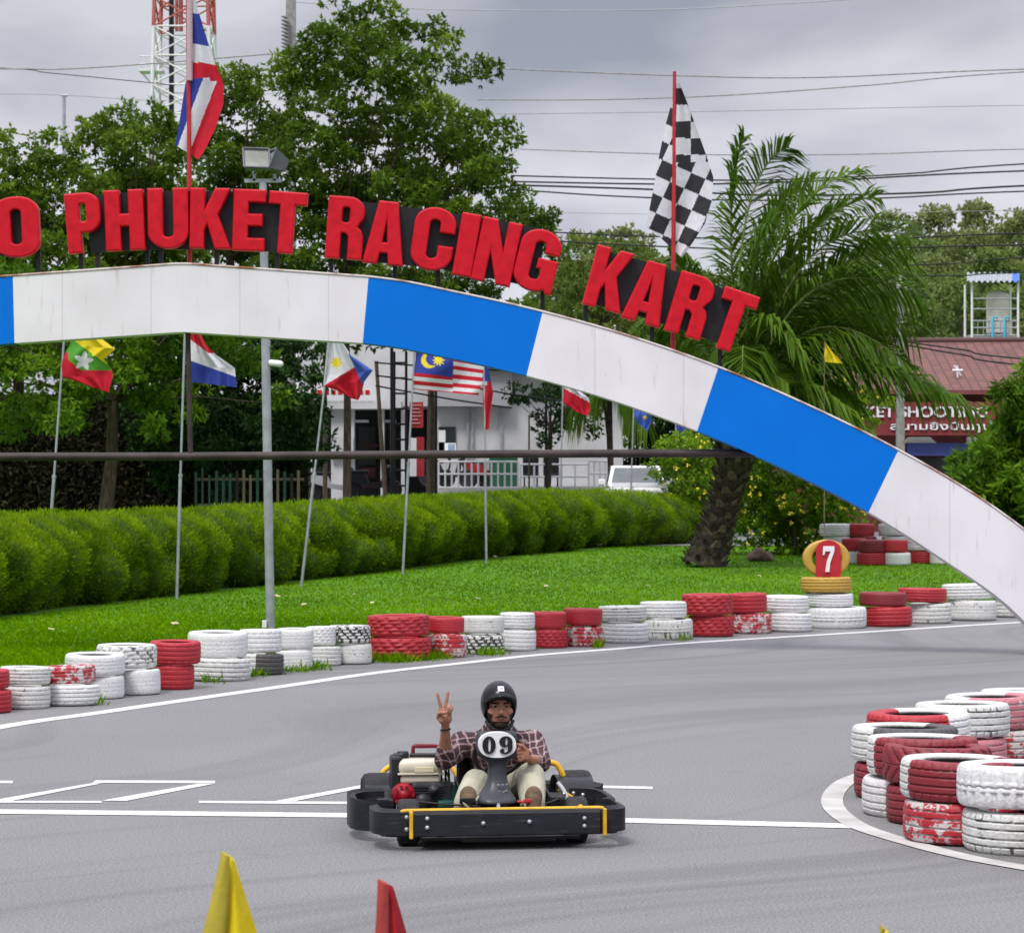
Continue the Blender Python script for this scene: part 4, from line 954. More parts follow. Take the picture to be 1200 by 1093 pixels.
for b_ in (66, 75): mb.tube([P(163, b_, YT - 1.3), P(198, b_, YT - 1.3)], .035, 5)
mb.tube([P(166, 85, YT - 1), P(184, 106, YT - 1)], .05, 5); obj('platform', mb, WW, mast)

# ---------------------------------------------------------------- buildings
YB = 88
def pbox(mb, x0, y0, x1, y1, Y, d, m=0): mb.prism([P(x0, y1, Y), P(x1, y1, Y), P(x1, y0, Y), P(x0, y0, Y)], (0, d, 0), m); return mb
bd = thing('shop_building', 'white two-storey shop building with dark open ground floor behind the hedge', 'building', GX(540, YB))
def bp(name, rects, m, Y=YB, d=.2, parent=None):
    mb = MB()
    for r_ in rects: pbox(mb, *r_, Y, d)
    return obj(name, mb, m, parent or bd)
bp('wall', [(606, 425, 730, 612), (350, 395, 606, 476), (512, 476, 606, 500), (512, 528, 606, 612), (512, 500, 514, 528), (534, 500, 606, 528)], M['white_wall'], YB, 8)
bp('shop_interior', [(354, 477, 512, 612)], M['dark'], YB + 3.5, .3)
bp('canopy', [(352, 470, 470, 479)], M['white_wall'], YB - 1.3, 1.2)
bp('soffit', [(508, 430, 600, 476)], M['grey_wall'], YB - .5, .4)
rf = bp('roof', [(500, 424, 738, 431)], M['grey_wall'], YB - .8, 9)
for (a, b_) in ((388, 415), (357, 366), (446, 450), (470, 474)): bp('column', [(a, 478, b_, 612)], M['white_wall'], YB - 1.0, .6)
bp('wall_unit', [(388, 512, 414, 536)], M['white_wall'], YB - 1.2, .15)
for (a, y0, b_, y1) in ((392, 486, 404, 510), (420, 500, 440, 545), (354, 482, 386, 520)): bp('window', [(a, y0, b_, y1)], M['glass'], YB + 3.3, .1)
bp('ceiling_light', [(414, 492, 432, 495), (450, 492, 464, 495)], mat('shop_lamp', (.8, .85, .9), .3, .05, 1), YB + 3.2, .1)
wn_ = bp('window', [(514, 501, 534, 519)], M['glass'], YB - .08, .06); bp('notice', [(514, 504, 522, 518)], M['white'], YB - .12, .03, wn_); bp('notice', [(525, 520, 533, 529)], mat('notice_blue', (.3, .4, .55), .6, .2, 4), YB - .12, .03)
fs_ = bp('fascia_sign', [(362, 455, 437, 463)], M['white'], YB - 1.4, .08)
mb = MB()
for k in range(9): pbox(mb, 364 + k * 8, 457, 369 + k * 8, 462, YB - 1.44, .03)
obj('lettering', mb, M['red'], fs_)
bp('shelf_stock', [(424, 548, 440, 560), (424, 520, 443, 524), (426, 565, 446, 572)], mat('shelf_goods', (.10, .03, .025), .7, .5, 3), YB + 2.8, .3)
bp('downpipe', [(547, 468, 549, 560), (553, 464, 554.5, 560), (586, 475, 588.5, 585)], M['galv'], YB - .15, .08)
bp('terrace', [(508, 570, 722, 612)], M['white_wall'], YB - 3.5, 3.4)
M['signred'] = mat('sign_red', (.36, .03, .04), .55, .25, 3)
sr = thing('banner', 'red vertical banner with pale lettering lashed between the dark posts', 'banner', GX(488, 84), group='red banners by the shop')
mb = MB(); pbox(mb, 480, 471, 496, 501, 84, .06); obj('panel', mb, M['signred'], sr)
mb = MB()
for k in range(6): pbox(mb, 482, 474 + k * 4.2, 482 + (12, 9, 11, 12, 8, 10)[k], 475.5 + k * 4.2, 83.97, .02)
obj('lettering', mb, mat('pale_red', (.55, .25, .25), .6, .1, 3), sr)
sr = thing('banner', 'tall red and white banner standing below the other beside the posts', 'banner', GX(488, 84), group='red banners by the shop')
mb = MB(); pbox(mb, 488, 512, 497, 558, 83.5, .06); obj('panel', mb, M['signred'], sr); mb = MB(); pbox(mb, 480, 513, 488, 558, 83.5, .05); obj('white_strip', mb, M['white'], sr)
sb_ = thing('storage_box', 'dark green plastic storage box on the terrace against the white wall', 'box', P(590, 572, 86))
mb = MB(); mb.bbox(P(590, 550, 86), (.9, .5, 1.1), .04); obj('body', mb, mat('green_plastic', (.02, .10, .05), .5, .2, 3), sb_); mb = MB(); mb.bbox(P(590, 531, 86), (.98, .58, .12), .03); obj('lid', mb, mat('green_lid', (.015, .08, .04), .5, .2, 3), sb_)
# railings
def railing(x0, x1, y0, y1, Y, label, step=9, bars=(.0, .5)):
    t = thing('railing', label, 'railing', P(x0, y1, Y), group='white railings')
    n = int((x1 - x0) / step)
    for i in range(n + 1):
        x = x0 + (x1 - x0) * i / n; mb = MB(); mb.tube([P(x, y1, Y), P(x, y0, Y)], .03, 6); obj('post', mb, M['white'], t)
    mb = MB()
    for b_ in bars: y = y0 + (y1 - y0) * b_; mb.tube([P(x0, y, Y), P(x1, y, Y)], .035, 6)
    obj('rail', mb, M['white'], t)
railing(514, 607, 541, 573, 84, 'white railing along the terrace in front of the parked scooters', 7.5, (0, .45, .95))
railing(610, 690, 544, 573, 84.5, 'white railing in front of the blank white wall', 16, (0, .5))
railing(690, 716, 540, 573, 83.8, 'short white railing section left of the pickup', 5.5, (0, .45))
# posts
for i, (x0, y0, x1, y1, w_, m, lb) in enumerate(((381, 590, 381, 420, .11, 'wood', 'brown weathered post just right of the leaning flagpole'), (362, 590, 362, 470, .10, 'wood', 'short brown post at the left corner of the shop'), (452, 590, 441, 425, .11, 'wood', 'brown post leaning left before the open shop front'),
                                            (502, 590, 504, 440, .12, 'wood', 'stout brown post right of the red banners'), (511, 590, 511, 446, .07, 'black', 'dark steel post right of the stout brown one'), (460, 590, 459, 400, .10, 'black', 'dark steel post left of the small ladder frame'), (640, 590, 640, 440, .07, 'black', 'dark post in front of the blank white wall'), (620, 590, 620, 488, .05, 'wood', 'short thin post before the white wall'))):
    b_ = P(x0, y0, 80 + i * .3); t = thing('post', lb, 'post', b_, group='posts in front of the shop')
    mb = MB(); mb.tube([b_, P(x1, y1, 80 + i * .3)], [w_ / 1.6, w_ / 2], 10); obj('shaft', mb, M[m], t)
    mb = MB(); tp_ = P(x1, y1, 80 + i * .3); mb.tube([tp_, tp_ + Vector((0, 0, .05))], w_ * .56, 10); obj('cap', mb, M[m], t)
lt = thing('ladder', 'tall narrow dark steel ladder frame in front of the shop', 'ladder', P(468, 590, 80.5))
mb = MB()
for x in (462, 476): mb.tube([P(x, 590, 80.5), P(x, 412, 80.5)], .04, 6)
obj('stile', mb, M['black'], lt)
for k in range(9): mb = MB(); y = 425 + k * 18; mb.tube([P(462, y, 80.5), P(476, y, 80.5)], .035, 6); obj('rung', mb, M['black'], lt)
# scooters
def scooter(px, py, Y, col, label, flip=1):
    b_ = P(px, py, Y); t = thing('scooter', label, 'scooter', b_, group='scooters parked by the shop')
    X0, z0 = b_.x, b_.z
    q = lambda x, z, y=0: Vector((X0 + flip * x, Y + y, z0 + z))
    for wx in (-.6, .62):
        mb = MB(); mb.lathe([(.27, -.045), (.29, 0), (.27, .045), (.2, .04), (.2, -.04)], 20, Matrix.Translation(q(wx, .28)) @ Matrix.Rotation(PI / 2, 4, 'X'), closed=True); mb.tube([q(wx, .28, -.03), q(wx, .28, .03)], .2, 12); obj('wheel', mb, M['rubber'], t)
    mb = MB(); mb.prism([q(-.75, .55, -.13), q(-.2, .38, -.13), q(.2, .3, -.13), q(.4, .35, -.13), q(.48, .9, -.13), q(.36, .9, -.13), q(.25, .45, -.13), q(-.1, .5, -.13), q(-.2, .72, -.13), q(-.82, .78, -.13)], (0, .26, 0)); obj('body', mb, col, t)
    mb = MB(); mb.bbox(q(-.45, .8), (.7, .26, .1), .03); obj('seat', mb, M['black_plastic'], t)
    mb = MB(); mb.tube([q(.62, .28), q(.42, 1.0)], .03, 6); mb.tube([q(.4, 1.02, -.3), q(.4, 1.02, .3)], .02, 6); obj('handlebar', mb, M['black'], t)
    mb = MB(); mb.ball(q(.5, .92), (.08, .08, .09)); obj('headlight', mb, M['glass'], t)
SW = mat('scooter_white', (.6, .6, .62), .3, .1, 2); SR = mat('scooter_red', (.3, .02, .02), .3, .2, 2)
scooter(436, 584, 82, M['black_plastic'], 'dark scooter parked in front of the open shop')
scooter(524, 571, 86, M['black_plastic'], 'black scooter behind the left end of the terrace railing')
scooter(546, 571, 86.4, SW, 'white scooter behind the terrace railing', -1)
scooter(572, 571, 86.2, SR, 'red scooter behind the right end of the terrace railing')
scooter(392, 586, 82.5, SW, 'white scooter parked by the square white column')
# chairs by the wall
for i, px in enumerate((622, 646)):
    b_ = P(px, 572, 86); t = thing('chair', ['dark chair at the foot of the white wall, left one', 'dark chair at the foot of the white wall, right one beside the teal cloth'][i], 'chair', b_, group='dark chairs on the terrace')
    mb = MB(); mb.bbox(b_ + Vector((0, 0, .42)), (.5, .5, .08), .02); obj('seat', mb, M['black_plastic'], t)
    mb = MB(); mb.bbox(b_ + Vector((0, .24, .72)), (.5, .06, .55), .02); obj('backrest', mb, M['black_plastic'], t)
    for a in (-.2, .2):
        for c in (-.2, .2): mb = MB(); mb.tube([b_ + Vector((a, c, 0)), b_ + Vector((a, c, .4))], .025, 6); obj('leg', mb, M['black_plastic'], t)
# pickup
YP = 74; b_ = P(748, 610, YP); pk = thing('pickup_truck', 'white pickup truck facing the camera behind the hedge', 'pickup truck', b_)
CWH = mat('car_white', (.72, .72, .73), .25, .05, 2, coat=.5); z0 = b_.z
q = lambda x, y, z: Vector((b_.x + x, b_.y + y, z0 + z))
mb = MB(); mb.bbox(q(0, 1.0, .62), (1.72, 2.0, .55), .10); mb.bbox(q(0, 3.6, .78), (1.7, 2.6, .6), .06); mb.prism([q(-.8, .1, .9), q(.8, .1, .9), q(.8, 1.1, 1.0), q(-.8, 1.1, 1.0)], (0, 0, .04)); obj('body', mb, CWH, pk)
mb = MB(); vs = [q(-.80, 1.0, .95), q(.80, 1.0, .95), q(.66, 1.7, 1.5), q(-.66, 1.7, 1.5), q(-.80, 2.7, .95), q(.80, 2.7, .95), q(.66, 2.5, 1.52), q(-.66, 2.5, 1.52)]
mb.add(vs, [(0, 1, 2, 3), (1, 5, 6, 2), (4, 0, 3, 7), (5, 4, 7, 6), (3, 2, 6, 7)])
cab = obj('cab', mb, CWH, pk)
mb = MB(); mb.add([q(-.70, 1.03, 1.0), q(.70, 1.03, 1.0), q(.58, 1.62, 1.45), q(-.58, 1.62, 1.45)], [(0, 1, 2, 3)]); mb.v = [(x, y - .03, z) for x, y, z in mb.v]
obj('windscreen', mb, mat('windscreen', (.10, .11, .12), .08, .2, 2), cab)
for s_ in (-1, 1):
    mb = MB(); mb.add([q(s_ * .81, 1.25, 1.0), q(s_ * .81, 2.5, 1.0), q(s_ * .69, 2.4, 1.45), q(s_ * .69, 1.75, 1.45)], [(0, 1, 2, 3)]); obj('side_window', mb, M['glass'], cab)
    mb = MB(); mb.bbox(q(s_ * .95, 1.2, 1.05), (.2, .08, .16), .03); obj('mirror', mb, CWH, pk)
    mb = MB(); mb.bbox(q(s_ * .66, .0, .68), (.3, .06, .16), .02); obj('headlight', mb, M['glass'], pk)
    for wy in (.75, 3.7): mb = MB(); mb.lathe([(.3, -.1), (.33, 0), (.3, .1), (.18, .09), (.18, -.09)], 20, Matrix.Translation(q(s_ * .74, wy, .33)) @ Matrix.Rotation(PI / 2, 4, 'Y'), closed=True); obj('wheel', mb, M['rubber'], pk)
mb = MB(); mb.box(q(0, -.02, .6), (.8, .04, .22)); obj('grille', mb, M['black_plastic'], pk)

# shooting range hall with tiled roof
def tile_mat():
    m, n, l, b = newmat('roof_tiles')
    t = n.new('ShaderNodeTexCoord'); w = n.new('ShaderNodeTexBrick'); w.inputs['Scale'].default_value = 1.0
    w.inputs['Color1'].default_value = (.12, .042, .034, 1); w.inputs['Color2'].default_value = (.19, .07, .05, 1); w.inputs['Mortar'].default_value = (.07, .025, .022, 1)
    w.inputs['Mortar Size'].default_value = .035; w.inputs['Brick Width'].default_value = .33; w.inputs['Row Height'].default_value = .34; w.offset = 0
    l.new(t.outputs['UV'], w.inputs['Vector']); l.new(w.outputs['Color'], b.inputs['Base Color']); b.inputs['Roughness'].default_value = .7
    return m
M['tiles'] = tile_mat()
YR = 96; hall = thing('shooting_hall', 'red-walled hall with a red tiled roof beyond the palm at the right', 'building', GX(1080, YR))
def roofq(name, pts, parent, m):
    me = bpy.data.meshes.new(name); off = base_of(parent); me.from_pydata([tuple(p - off) for p in pts], [], [(0, 1, 2, 3)])
    uv = me.uv_layers.new(name='UVMap'); L = (pts[1] - pts[0]).length; Hh = (pts[3] - pts[0]).length
    sh = (pts[3] - pts[0]).dot((pts[1] - pts[0]).normalized()); L2 = (pts[2] - pts[3]).length
    for i, c in enumerate(((0, 0), (L, 0), (sh + L2, Hh), (sh, Hh))): uv.data[i].uv = c
    o = bpy.data.objects.new(name, me); return finish(o, me, m, parent)
rf = roofq('roof', [P(905, 457, YR - 1.5), P(1290, 457, YR - 1.5), P(1290, 399, YR + 4.5), P(945, 401, YR + 4.5)], hall, M['tiles'])
obj('ridge', MB().tube([P(945, 400, YR + 4.5), P(1290, 398.5, YR + 4.5)], .12, 8), M['tiles'], rf)
r2 = roofq('roof', [P(900, 430, YR + 5), P(1030, 402, YR + 5), P(1000, 385, YR + 9), P(950, 386, YR + 9)], hall, M['tiles'])
roofq('roof', [P(800, 440, YR + 4), P(985, 436, YR + 4), P(975, 388, YR + 8.5), P(860, 392, YR + 8.5)], hall, M['tiles'])
mb = MB(); pbox(mb, 905, 457, 1290, 462, YR - 1.6, .2); obj('gutter', mb, mat('gutter', (.16, .05, .05), .6, .2, 2), hall)
mb = MB(); pbox(mb, 915, 462, 1290, 640, YR, 4); obj('wall', mb, mat('hall_wall', (.20, .06, .055), .8, .3, 1), hall)
mb = MB(); pbox(mb, 1063, 519, 1140, 534, YR - 1.4, .1); obj('blue_banner', mb, mat('blue_banner', (.05, .07, .25), .6, .2, 2), hall)
mb = MB(); mb.prism([P(1060, 519, YR - 1.0), P(1098, 519, YR - 1.0), P(1090, 512, YR - 1.0), P(1066, 512, YR - 1.0)], (0, .8, 0)); obj('awning', mb, M['white'], hall)
mb = MB(); pbox(mb, 1134, 512, 1150, 545, YR - 1.0, .3); obj('menu_board', mb, M['white'], hall)
mb = MB(); pbox(mb, 1060, 536, 1200, 640, YR - .3, .2); obj('shopfront', mb, M['glass'], hall)
sg = thing('shop_sign', 'long dark red signboard with white lettering under the tiled roof', 'sign', P(1066, 510, YR - 1.8))
mb = MB(); pbox(mb, 966, 471, 1215, 510, YR - 1.8, .15); obj('board', mb, mat('sign_board', (.20, .03, .035), .6, .2, 1), sg)
def text_mb(txt, c, width, height, ext=.02, off=0.0):
    cu = bpy.data.curves.new('t', 'FONT'); cu.body = txt; cu.extrude = ext; cu.offset = off; cu.size = 1
    mb = curve_to_mb(cu)
    xs_ = [v[0] for v in mb.v]; ys_ = [v[1] for v in mb.v]
    if not xs_: return mb
    sx_, sy_ = width / (max(xs_) - min(xs_)), height / (max(ys_) - min(ys_)); cx, cy = (max(xs_) + min(xs_)) / 2, (max(ys_) + min(ys_)) / 2
    mb.v = [((x - cx) * sx_, (y - cy) * sy_, z) for x, y, z in mb.v]
    return place(mb, upright(c))
obj('lettering', text_mb('PHUKET SHOOTING', P(1066, 482.5, YR - 1.85), 178 * YR / F, 12.5 * YR / F, .02, .018), M['white'], sg)
obj('lettering', text_mb('สนามยิงปืนภูเก็ต', P(1112, 500, YR - 1.85), 135 * YR / F, 13 * YR / F, .02, .012), M['white'], sg)
# water tank on its frame
YW = 118; b_ = GX(1166, YW); wt = thing('water_tower', 'cream water tank on a white steel frame under a corrugated roof', 'water tower', b_)
x0, x1 = 1139, 1193; dz = 1.4
for x in (x0, x1):
    for d in (0, dz * 1.3): mb = MB(); mb.tube([P(x, 460, YW) + Vector((0, d, 0)), P(x, 330, YW) + Vector((0, d, 0))], .05, 6); obj('leg', mb, M['white'], wt)
mb = MB()
for y in (393, 384, 376, 362, 350): mb.tube([P(x0, y, YW), P(x1, y, YW)], .035, 5)
for x in np.linspace(x0, x1, 9): mb.tube([P(x, 393, YW), P(x, 376, YW)], .02, 4)
obj('guard_rail', mb, M['galv'], wt)
mb = MB(); pbox(mb, 1137, 392, 1195, 396, YW, 1.9); obj('deck', mb, M['grey_wall'], wt)
def corr(u, v): p_ = P(1133 + 62 * u, 330 - 10 * v, YW - .3 + 2.5 * v); p_.z += .05 * math.sin(u * 60); return p_
mb = MB(); mb.grid(corr, 90, 2, lambda u, v: 1 if u > .86 else 0); obj('roof', mb, [M['galv'], mat('blue_sheet', (.05, .15, .5), .5, .1, 2)], wt)
c = P(1169, 391, YW + .9); mb = MB(); mb.lathe([(0, 0), (.46, 0)] + [(.48 + .018 * (i % 2), .06 * i) for i in range(28)] + [(.46, 1.72), (.25, 1.82), (0, 1.84)], 28, Matrix.Translation(c)); obj('tank', mb, mat('tank_cream', (.62, .58, .53), .6, .15, 2), wt)
mb = MB()
for x in (1163, 1177): mb.tube([P(x, 400, YW - .1), P(x, 372, YW - .1), P(x + 6, 372, YW - .1)], .06, 6)
obj('pipe', mb, mat('blue_pipe', (.05, .35, .55), .4, .1, 2), wt)
# satellite dish aerial on the roof
an = thing('roof_aerial', 'small white weather vane aerial on the red tiled roof', 'aerial', P(1122, 447, YR)); mb = MB(); mb.tube([P(1122, 449, YR), P(1122, 428, YR)], .03, 6); obj('mast', mb, M['white'], an)
mb = MB(); mb.tube([P(1116, 434, YR), P(1128, 434, YR)], .05, 6); mb.tube([P(1118, 428, YR), P(1126, 440, YR)], .03, 6); obj('vane', mb, M['white'], an)
# rock on the lawn
g = G(893, 657); mb = MB(); mb.ball(g + Vector((0, 0, .09)), (.30, .25, .18), 0, 20, 14)
mb.v = [tuple(Vector(v) + Vector((.05 * math.sin(v[2] * 17 + v[0] * 9), .04 * math.sin(v[0] * 12), .045 * math.sin(v[0] * 11 + v[1] * 7)))) for v in mb.v]
tag(obj('rock', mb, mat('rock', (.15, .10, .075), .9, .4, 7, .5), loc=g), 'reddish brown rock lying on the grass right of the palm trunk', 'rock')
# ---------------------------------------------------------------- vegetation
M['bark_dark'] = mat('bark_dark', (.075, .055, .038), .9, .55, 5, .6, stretch=(3, 3, .8))
def inpoly(x, y, poly):
    r = False; j = len(poly) - 1
    for i in range(len(poly)):
        xi, yi = poly[i]; xj, yj = poly[j]
        if (yi > y) != (yj > y) and x < (xj - xi) * (y - yi) / (yj - yi) + xi: r = not r
        j = i
    return r
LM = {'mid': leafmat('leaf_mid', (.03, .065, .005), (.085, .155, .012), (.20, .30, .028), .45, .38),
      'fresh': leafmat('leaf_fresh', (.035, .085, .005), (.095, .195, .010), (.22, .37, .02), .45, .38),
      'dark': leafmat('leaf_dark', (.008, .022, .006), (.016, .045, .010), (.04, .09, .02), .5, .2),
      'brown': leafmat('leaf_brown', (.012, .013, .008), (.025, .024, .012), (.05, .045, .02), .8, .1),  # dark brown that carries the shade under the tree crowns
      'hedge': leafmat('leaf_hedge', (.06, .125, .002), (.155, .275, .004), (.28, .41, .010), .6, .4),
      'olive': leafmat('leaf_olive', (.05, .08, .014), (.10, .15, .025), (.18, .24, .045), .5, .35),
      'hill': leafmat('leaf_hill', (.09, .12, .04), (.16, .205, .065), (.27, .32, .11), .6, .35),
      'palm': leafmat('leaf_palm', (.03, .08, .006), (.085, .165, .012), (.22, .33, .03), .42, .38)}
def clump_leaves(c, r, n, ln, wd, v0, out, flatz=.75, whorl=6):
    """leaves grown in whorls on twig tips through a clump's volume"""
    m = max(int(n * 1.9) // whorl, 1)
    d = norm(rng.normal(size=(m, 3))); d[:, 2] = np.abs(d[:, 2]) * rng.choice([1, 1, 1, -.6], m)
    rad = r * rng.uniform(.35, 1.12, (m, 1)) ** .6
    tip = c + d * rad * np.array([1, 1, flatz])
    T = np.repeat(tip, whorl, 0); Dd = np.repeat(d, whorl, 0) * .8 + rng.normal(0, .75, (m * whorl, 3)); Dd[:, 2] -= .45
    L = ln * .68 * rng.uniform(.6, 1.3, m * whorl); W = L * wd
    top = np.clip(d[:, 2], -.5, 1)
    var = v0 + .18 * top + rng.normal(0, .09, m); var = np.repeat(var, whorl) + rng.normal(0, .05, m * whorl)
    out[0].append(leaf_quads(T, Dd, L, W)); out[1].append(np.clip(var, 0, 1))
def tree(name, label, cat, poly, Y, base, lm, n_cl=60, rpx=24, nleaf=220, ln=.26, wd=.42, depth=3.0, trunk=.16, group=None, bright=.12, seed=1, forks=None, mind=.52, base_v=.42, trunkpy=None):
    r0 = random.Random(seed)
    b = P(base[0], base[1], Y); t = thing(name, label, cat, b, group=group)
    xs_ = [p[0] for p in poly]; ys_ = [p[1] for p in poly]; cl = []; tries = 0
    while len(cl) < n_cl and tries < 9000:
        tries += 1; x, y = r0.uniform(min(xs_), max(xs_)), r0.uniform(min(ys_), max(ys_))
        if not inpoly(x, y, poly): continue
        md = mind if tries < 5000 else mind * .8
        if any((x - a) ** 2 + (y - b2) ** 2 < (rpx * md) ** 2 and abs(d - 0) < 9 for a, b2, d, _ in cl): continue
        edge = min(math.hypot(x - a, y - b2) for a, b2 in poly)
        cl.append((x, y, r0.uniform(-1, 1) * depth, rpx * (r0.uniform(.6, .85) if edge < rpx else r0.uniform(.85, 1.25))))
    s = F / Y; out = ([], [])
    for (x, y, d, r) in cl:
        c = np.array(P(x, y, Y + d)); v0 = base_v + r0.gauss(0, bright)
        if r0.random() < .10: v0 += .28
        n_ = int(nleaf * (r / rpx) ** 2)
        # each clump is a few sub-clumps so that its outline breaks up
        for q in range(4):
            off = np.array([r0.gauss(0, .42), r0.gauss(0, .42), r0.gauss(0, .34)]) * r / s
            clump_leaves(c + off, r / s * r0.uniform(.5, .8), n_ // 4, ln, wd, v0 + r0.gauss(0, .05), out)
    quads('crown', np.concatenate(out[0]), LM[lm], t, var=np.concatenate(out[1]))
    mb = MB(); fy = forks if forks else (base[0], (max(ys_) * .75 + min(ys_) * .25))
    f = P(fy[0], fy[1], Y); mb.tube([b - Vector((0, 0, .1)), b.lerp(f, .5) + Vector((trunk * .4, 0, 0)), f], [trunk * 1.25, trunk, trunk * .8], 10)
    for (x, y, d, r) in cl:
        if r0.random() < .35:
            e = P(x, y, Y + d); m_ = f.lerp(e, .5) + Vector((r0.uniform(-.2, .2), 0, abs(r0.gauss(0, .25))))
            mb.tube([f, m_, e], [trunk * .36, trunk * .16, trunk * .04], 5, cap=False)
    obj('trunk', mb, M['bark_dark'], t); return t
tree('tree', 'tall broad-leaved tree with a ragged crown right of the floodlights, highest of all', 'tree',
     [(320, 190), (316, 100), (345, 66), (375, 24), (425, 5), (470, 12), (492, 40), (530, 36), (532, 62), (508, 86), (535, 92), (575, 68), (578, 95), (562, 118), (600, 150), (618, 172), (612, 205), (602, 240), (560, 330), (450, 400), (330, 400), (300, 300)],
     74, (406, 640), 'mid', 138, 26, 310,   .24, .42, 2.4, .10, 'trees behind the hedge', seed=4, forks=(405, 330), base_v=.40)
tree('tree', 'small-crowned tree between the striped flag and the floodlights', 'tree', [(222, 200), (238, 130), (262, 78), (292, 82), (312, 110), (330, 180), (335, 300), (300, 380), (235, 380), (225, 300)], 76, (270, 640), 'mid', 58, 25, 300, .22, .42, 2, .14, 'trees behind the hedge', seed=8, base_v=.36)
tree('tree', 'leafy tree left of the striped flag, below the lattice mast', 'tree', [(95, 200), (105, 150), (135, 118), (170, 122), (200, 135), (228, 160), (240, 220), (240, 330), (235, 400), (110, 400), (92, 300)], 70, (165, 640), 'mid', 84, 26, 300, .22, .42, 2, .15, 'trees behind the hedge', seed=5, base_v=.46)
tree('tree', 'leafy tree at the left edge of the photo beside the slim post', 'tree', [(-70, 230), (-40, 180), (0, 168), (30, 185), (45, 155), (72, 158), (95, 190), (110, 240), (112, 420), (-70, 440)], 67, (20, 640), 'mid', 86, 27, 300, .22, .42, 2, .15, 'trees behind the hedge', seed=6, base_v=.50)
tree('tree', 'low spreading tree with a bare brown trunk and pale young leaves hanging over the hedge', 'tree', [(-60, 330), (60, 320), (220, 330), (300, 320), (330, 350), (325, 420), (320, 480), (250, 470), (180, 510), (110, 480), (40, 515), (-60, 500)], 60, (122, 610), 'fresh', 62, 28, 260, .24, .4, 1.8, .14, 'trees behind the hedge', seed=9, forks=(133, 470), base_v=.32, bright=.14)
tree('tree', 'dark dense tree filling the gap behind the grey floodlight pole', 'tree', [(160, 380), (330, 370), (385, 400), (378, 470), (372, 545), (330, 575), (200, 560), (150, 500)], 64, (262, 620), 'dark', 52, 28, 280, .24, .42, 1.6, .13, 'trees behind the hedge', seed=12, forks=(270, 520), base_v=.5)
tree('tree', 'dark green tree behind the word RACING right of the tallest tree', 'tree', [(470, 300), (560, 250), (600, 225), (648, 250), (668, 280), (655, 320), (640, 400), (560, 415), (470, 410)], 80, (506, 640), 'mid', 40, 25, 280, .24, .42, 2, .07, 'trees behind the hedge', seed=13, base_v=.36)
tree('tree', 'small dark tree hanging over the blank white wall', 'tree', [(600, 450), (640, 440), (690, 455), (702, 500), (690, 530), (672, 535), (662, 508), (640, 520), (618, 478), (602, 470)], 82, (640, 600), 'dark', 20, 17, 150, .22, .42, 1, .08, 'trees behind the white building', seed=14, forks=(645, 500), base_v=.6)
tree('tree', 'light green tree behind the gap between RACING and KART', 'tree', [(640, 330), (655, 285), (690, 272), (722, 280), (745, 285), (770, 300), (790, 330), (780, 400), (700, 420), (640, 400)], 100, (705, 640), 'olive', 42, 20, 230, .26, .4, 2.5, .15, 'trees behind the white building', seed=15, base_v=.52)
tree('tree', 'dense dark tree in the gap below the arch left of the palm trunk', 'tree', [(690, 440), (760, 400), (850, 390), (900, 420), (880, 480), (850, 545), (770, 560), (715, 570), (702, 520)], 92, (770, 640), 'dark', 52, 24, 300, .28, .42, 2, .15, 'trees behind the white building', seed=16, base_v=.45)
tree('tree', 'mid green tree right behind the palm crown', 'tree', [(760, 330), (830, 300), (900, 300), (930, 340), (950, 400), (940, 450), (830, 450), (770, 420)], 84, (850, 640), 'mid', 42, 25, 240, .28, .42, 2, .15, 'trees behind the white building', seed=17, base_v=.35)
# right-hand leafy tree with broad bright leaves
tree('shrub_tree', 'bushy bright green broad-leaved tree at the right edge in front of the hall', 'tree', [(1215, 425), (1200, 440), (1178, 462), (1170, 480), (1168, 505), (1125, 545), (1118, 590), (1150, 640), (1200, 665), (1290, 660), (1300, 430)], 50, (1215, 680), 'fresh', 78, 24, 240, .30, .26, 1.2, .08, None, seed=18, base_v=.34, bright=.12)
# dark screen behind the hedge, left; its shade is put into the leaf colour
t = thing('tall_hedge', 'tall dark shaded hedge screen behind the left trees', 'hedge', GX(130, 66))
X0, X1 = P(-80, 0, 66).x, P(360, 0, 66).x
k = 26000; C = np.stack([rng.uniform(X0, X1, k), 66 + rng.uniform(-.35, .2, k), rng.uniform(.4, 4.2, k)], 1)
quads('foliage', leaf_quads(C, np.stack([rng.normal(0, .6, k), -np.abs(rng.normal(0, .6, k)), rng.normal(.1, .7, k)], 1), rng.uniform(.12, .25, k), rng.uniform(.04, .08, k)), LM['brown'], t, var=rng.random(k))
mb = MB(); mb.box(((X0 + X1) / 2, 66.4, 2.2), (X1 - X0, .3, 4.2)); obj('stems', mb, mat('hedge_core', (.012, .012, .009), .95, .4, 3), t)  # solid near-black block behind the leaves, closing the screen
# slatted fence piece beside the floodlight pole
fc = thing('slat_fence', 'narrow vertical slat fence behind the hedge left of the shop', 'fence', GX(290, 62))
for i in range(16):
    x = 228 + i * 8; mb = MB(); w_ = random.uniform(2.0, 3.6); pbox(mb, x, 553 + random.uniform(-6, 6), x + w_, 620, 62, .04); obj('slat', mb, [mat('slat_wood', (.16, .13, .09), .85, .3, 2), M['wood'], M['black'], mat('slat_green', (.02, .07, .05), .6, .2, 2)][(i * 7) % 4 if i > 4 else 3], fc)
mb = MB(); pbox(mb, 228, 560, 356, 563, 62.05, .04); pbox(mb, 228, 590, 356, 593, 62.05, .04); obj('rail', mb, M['wood'], fc)
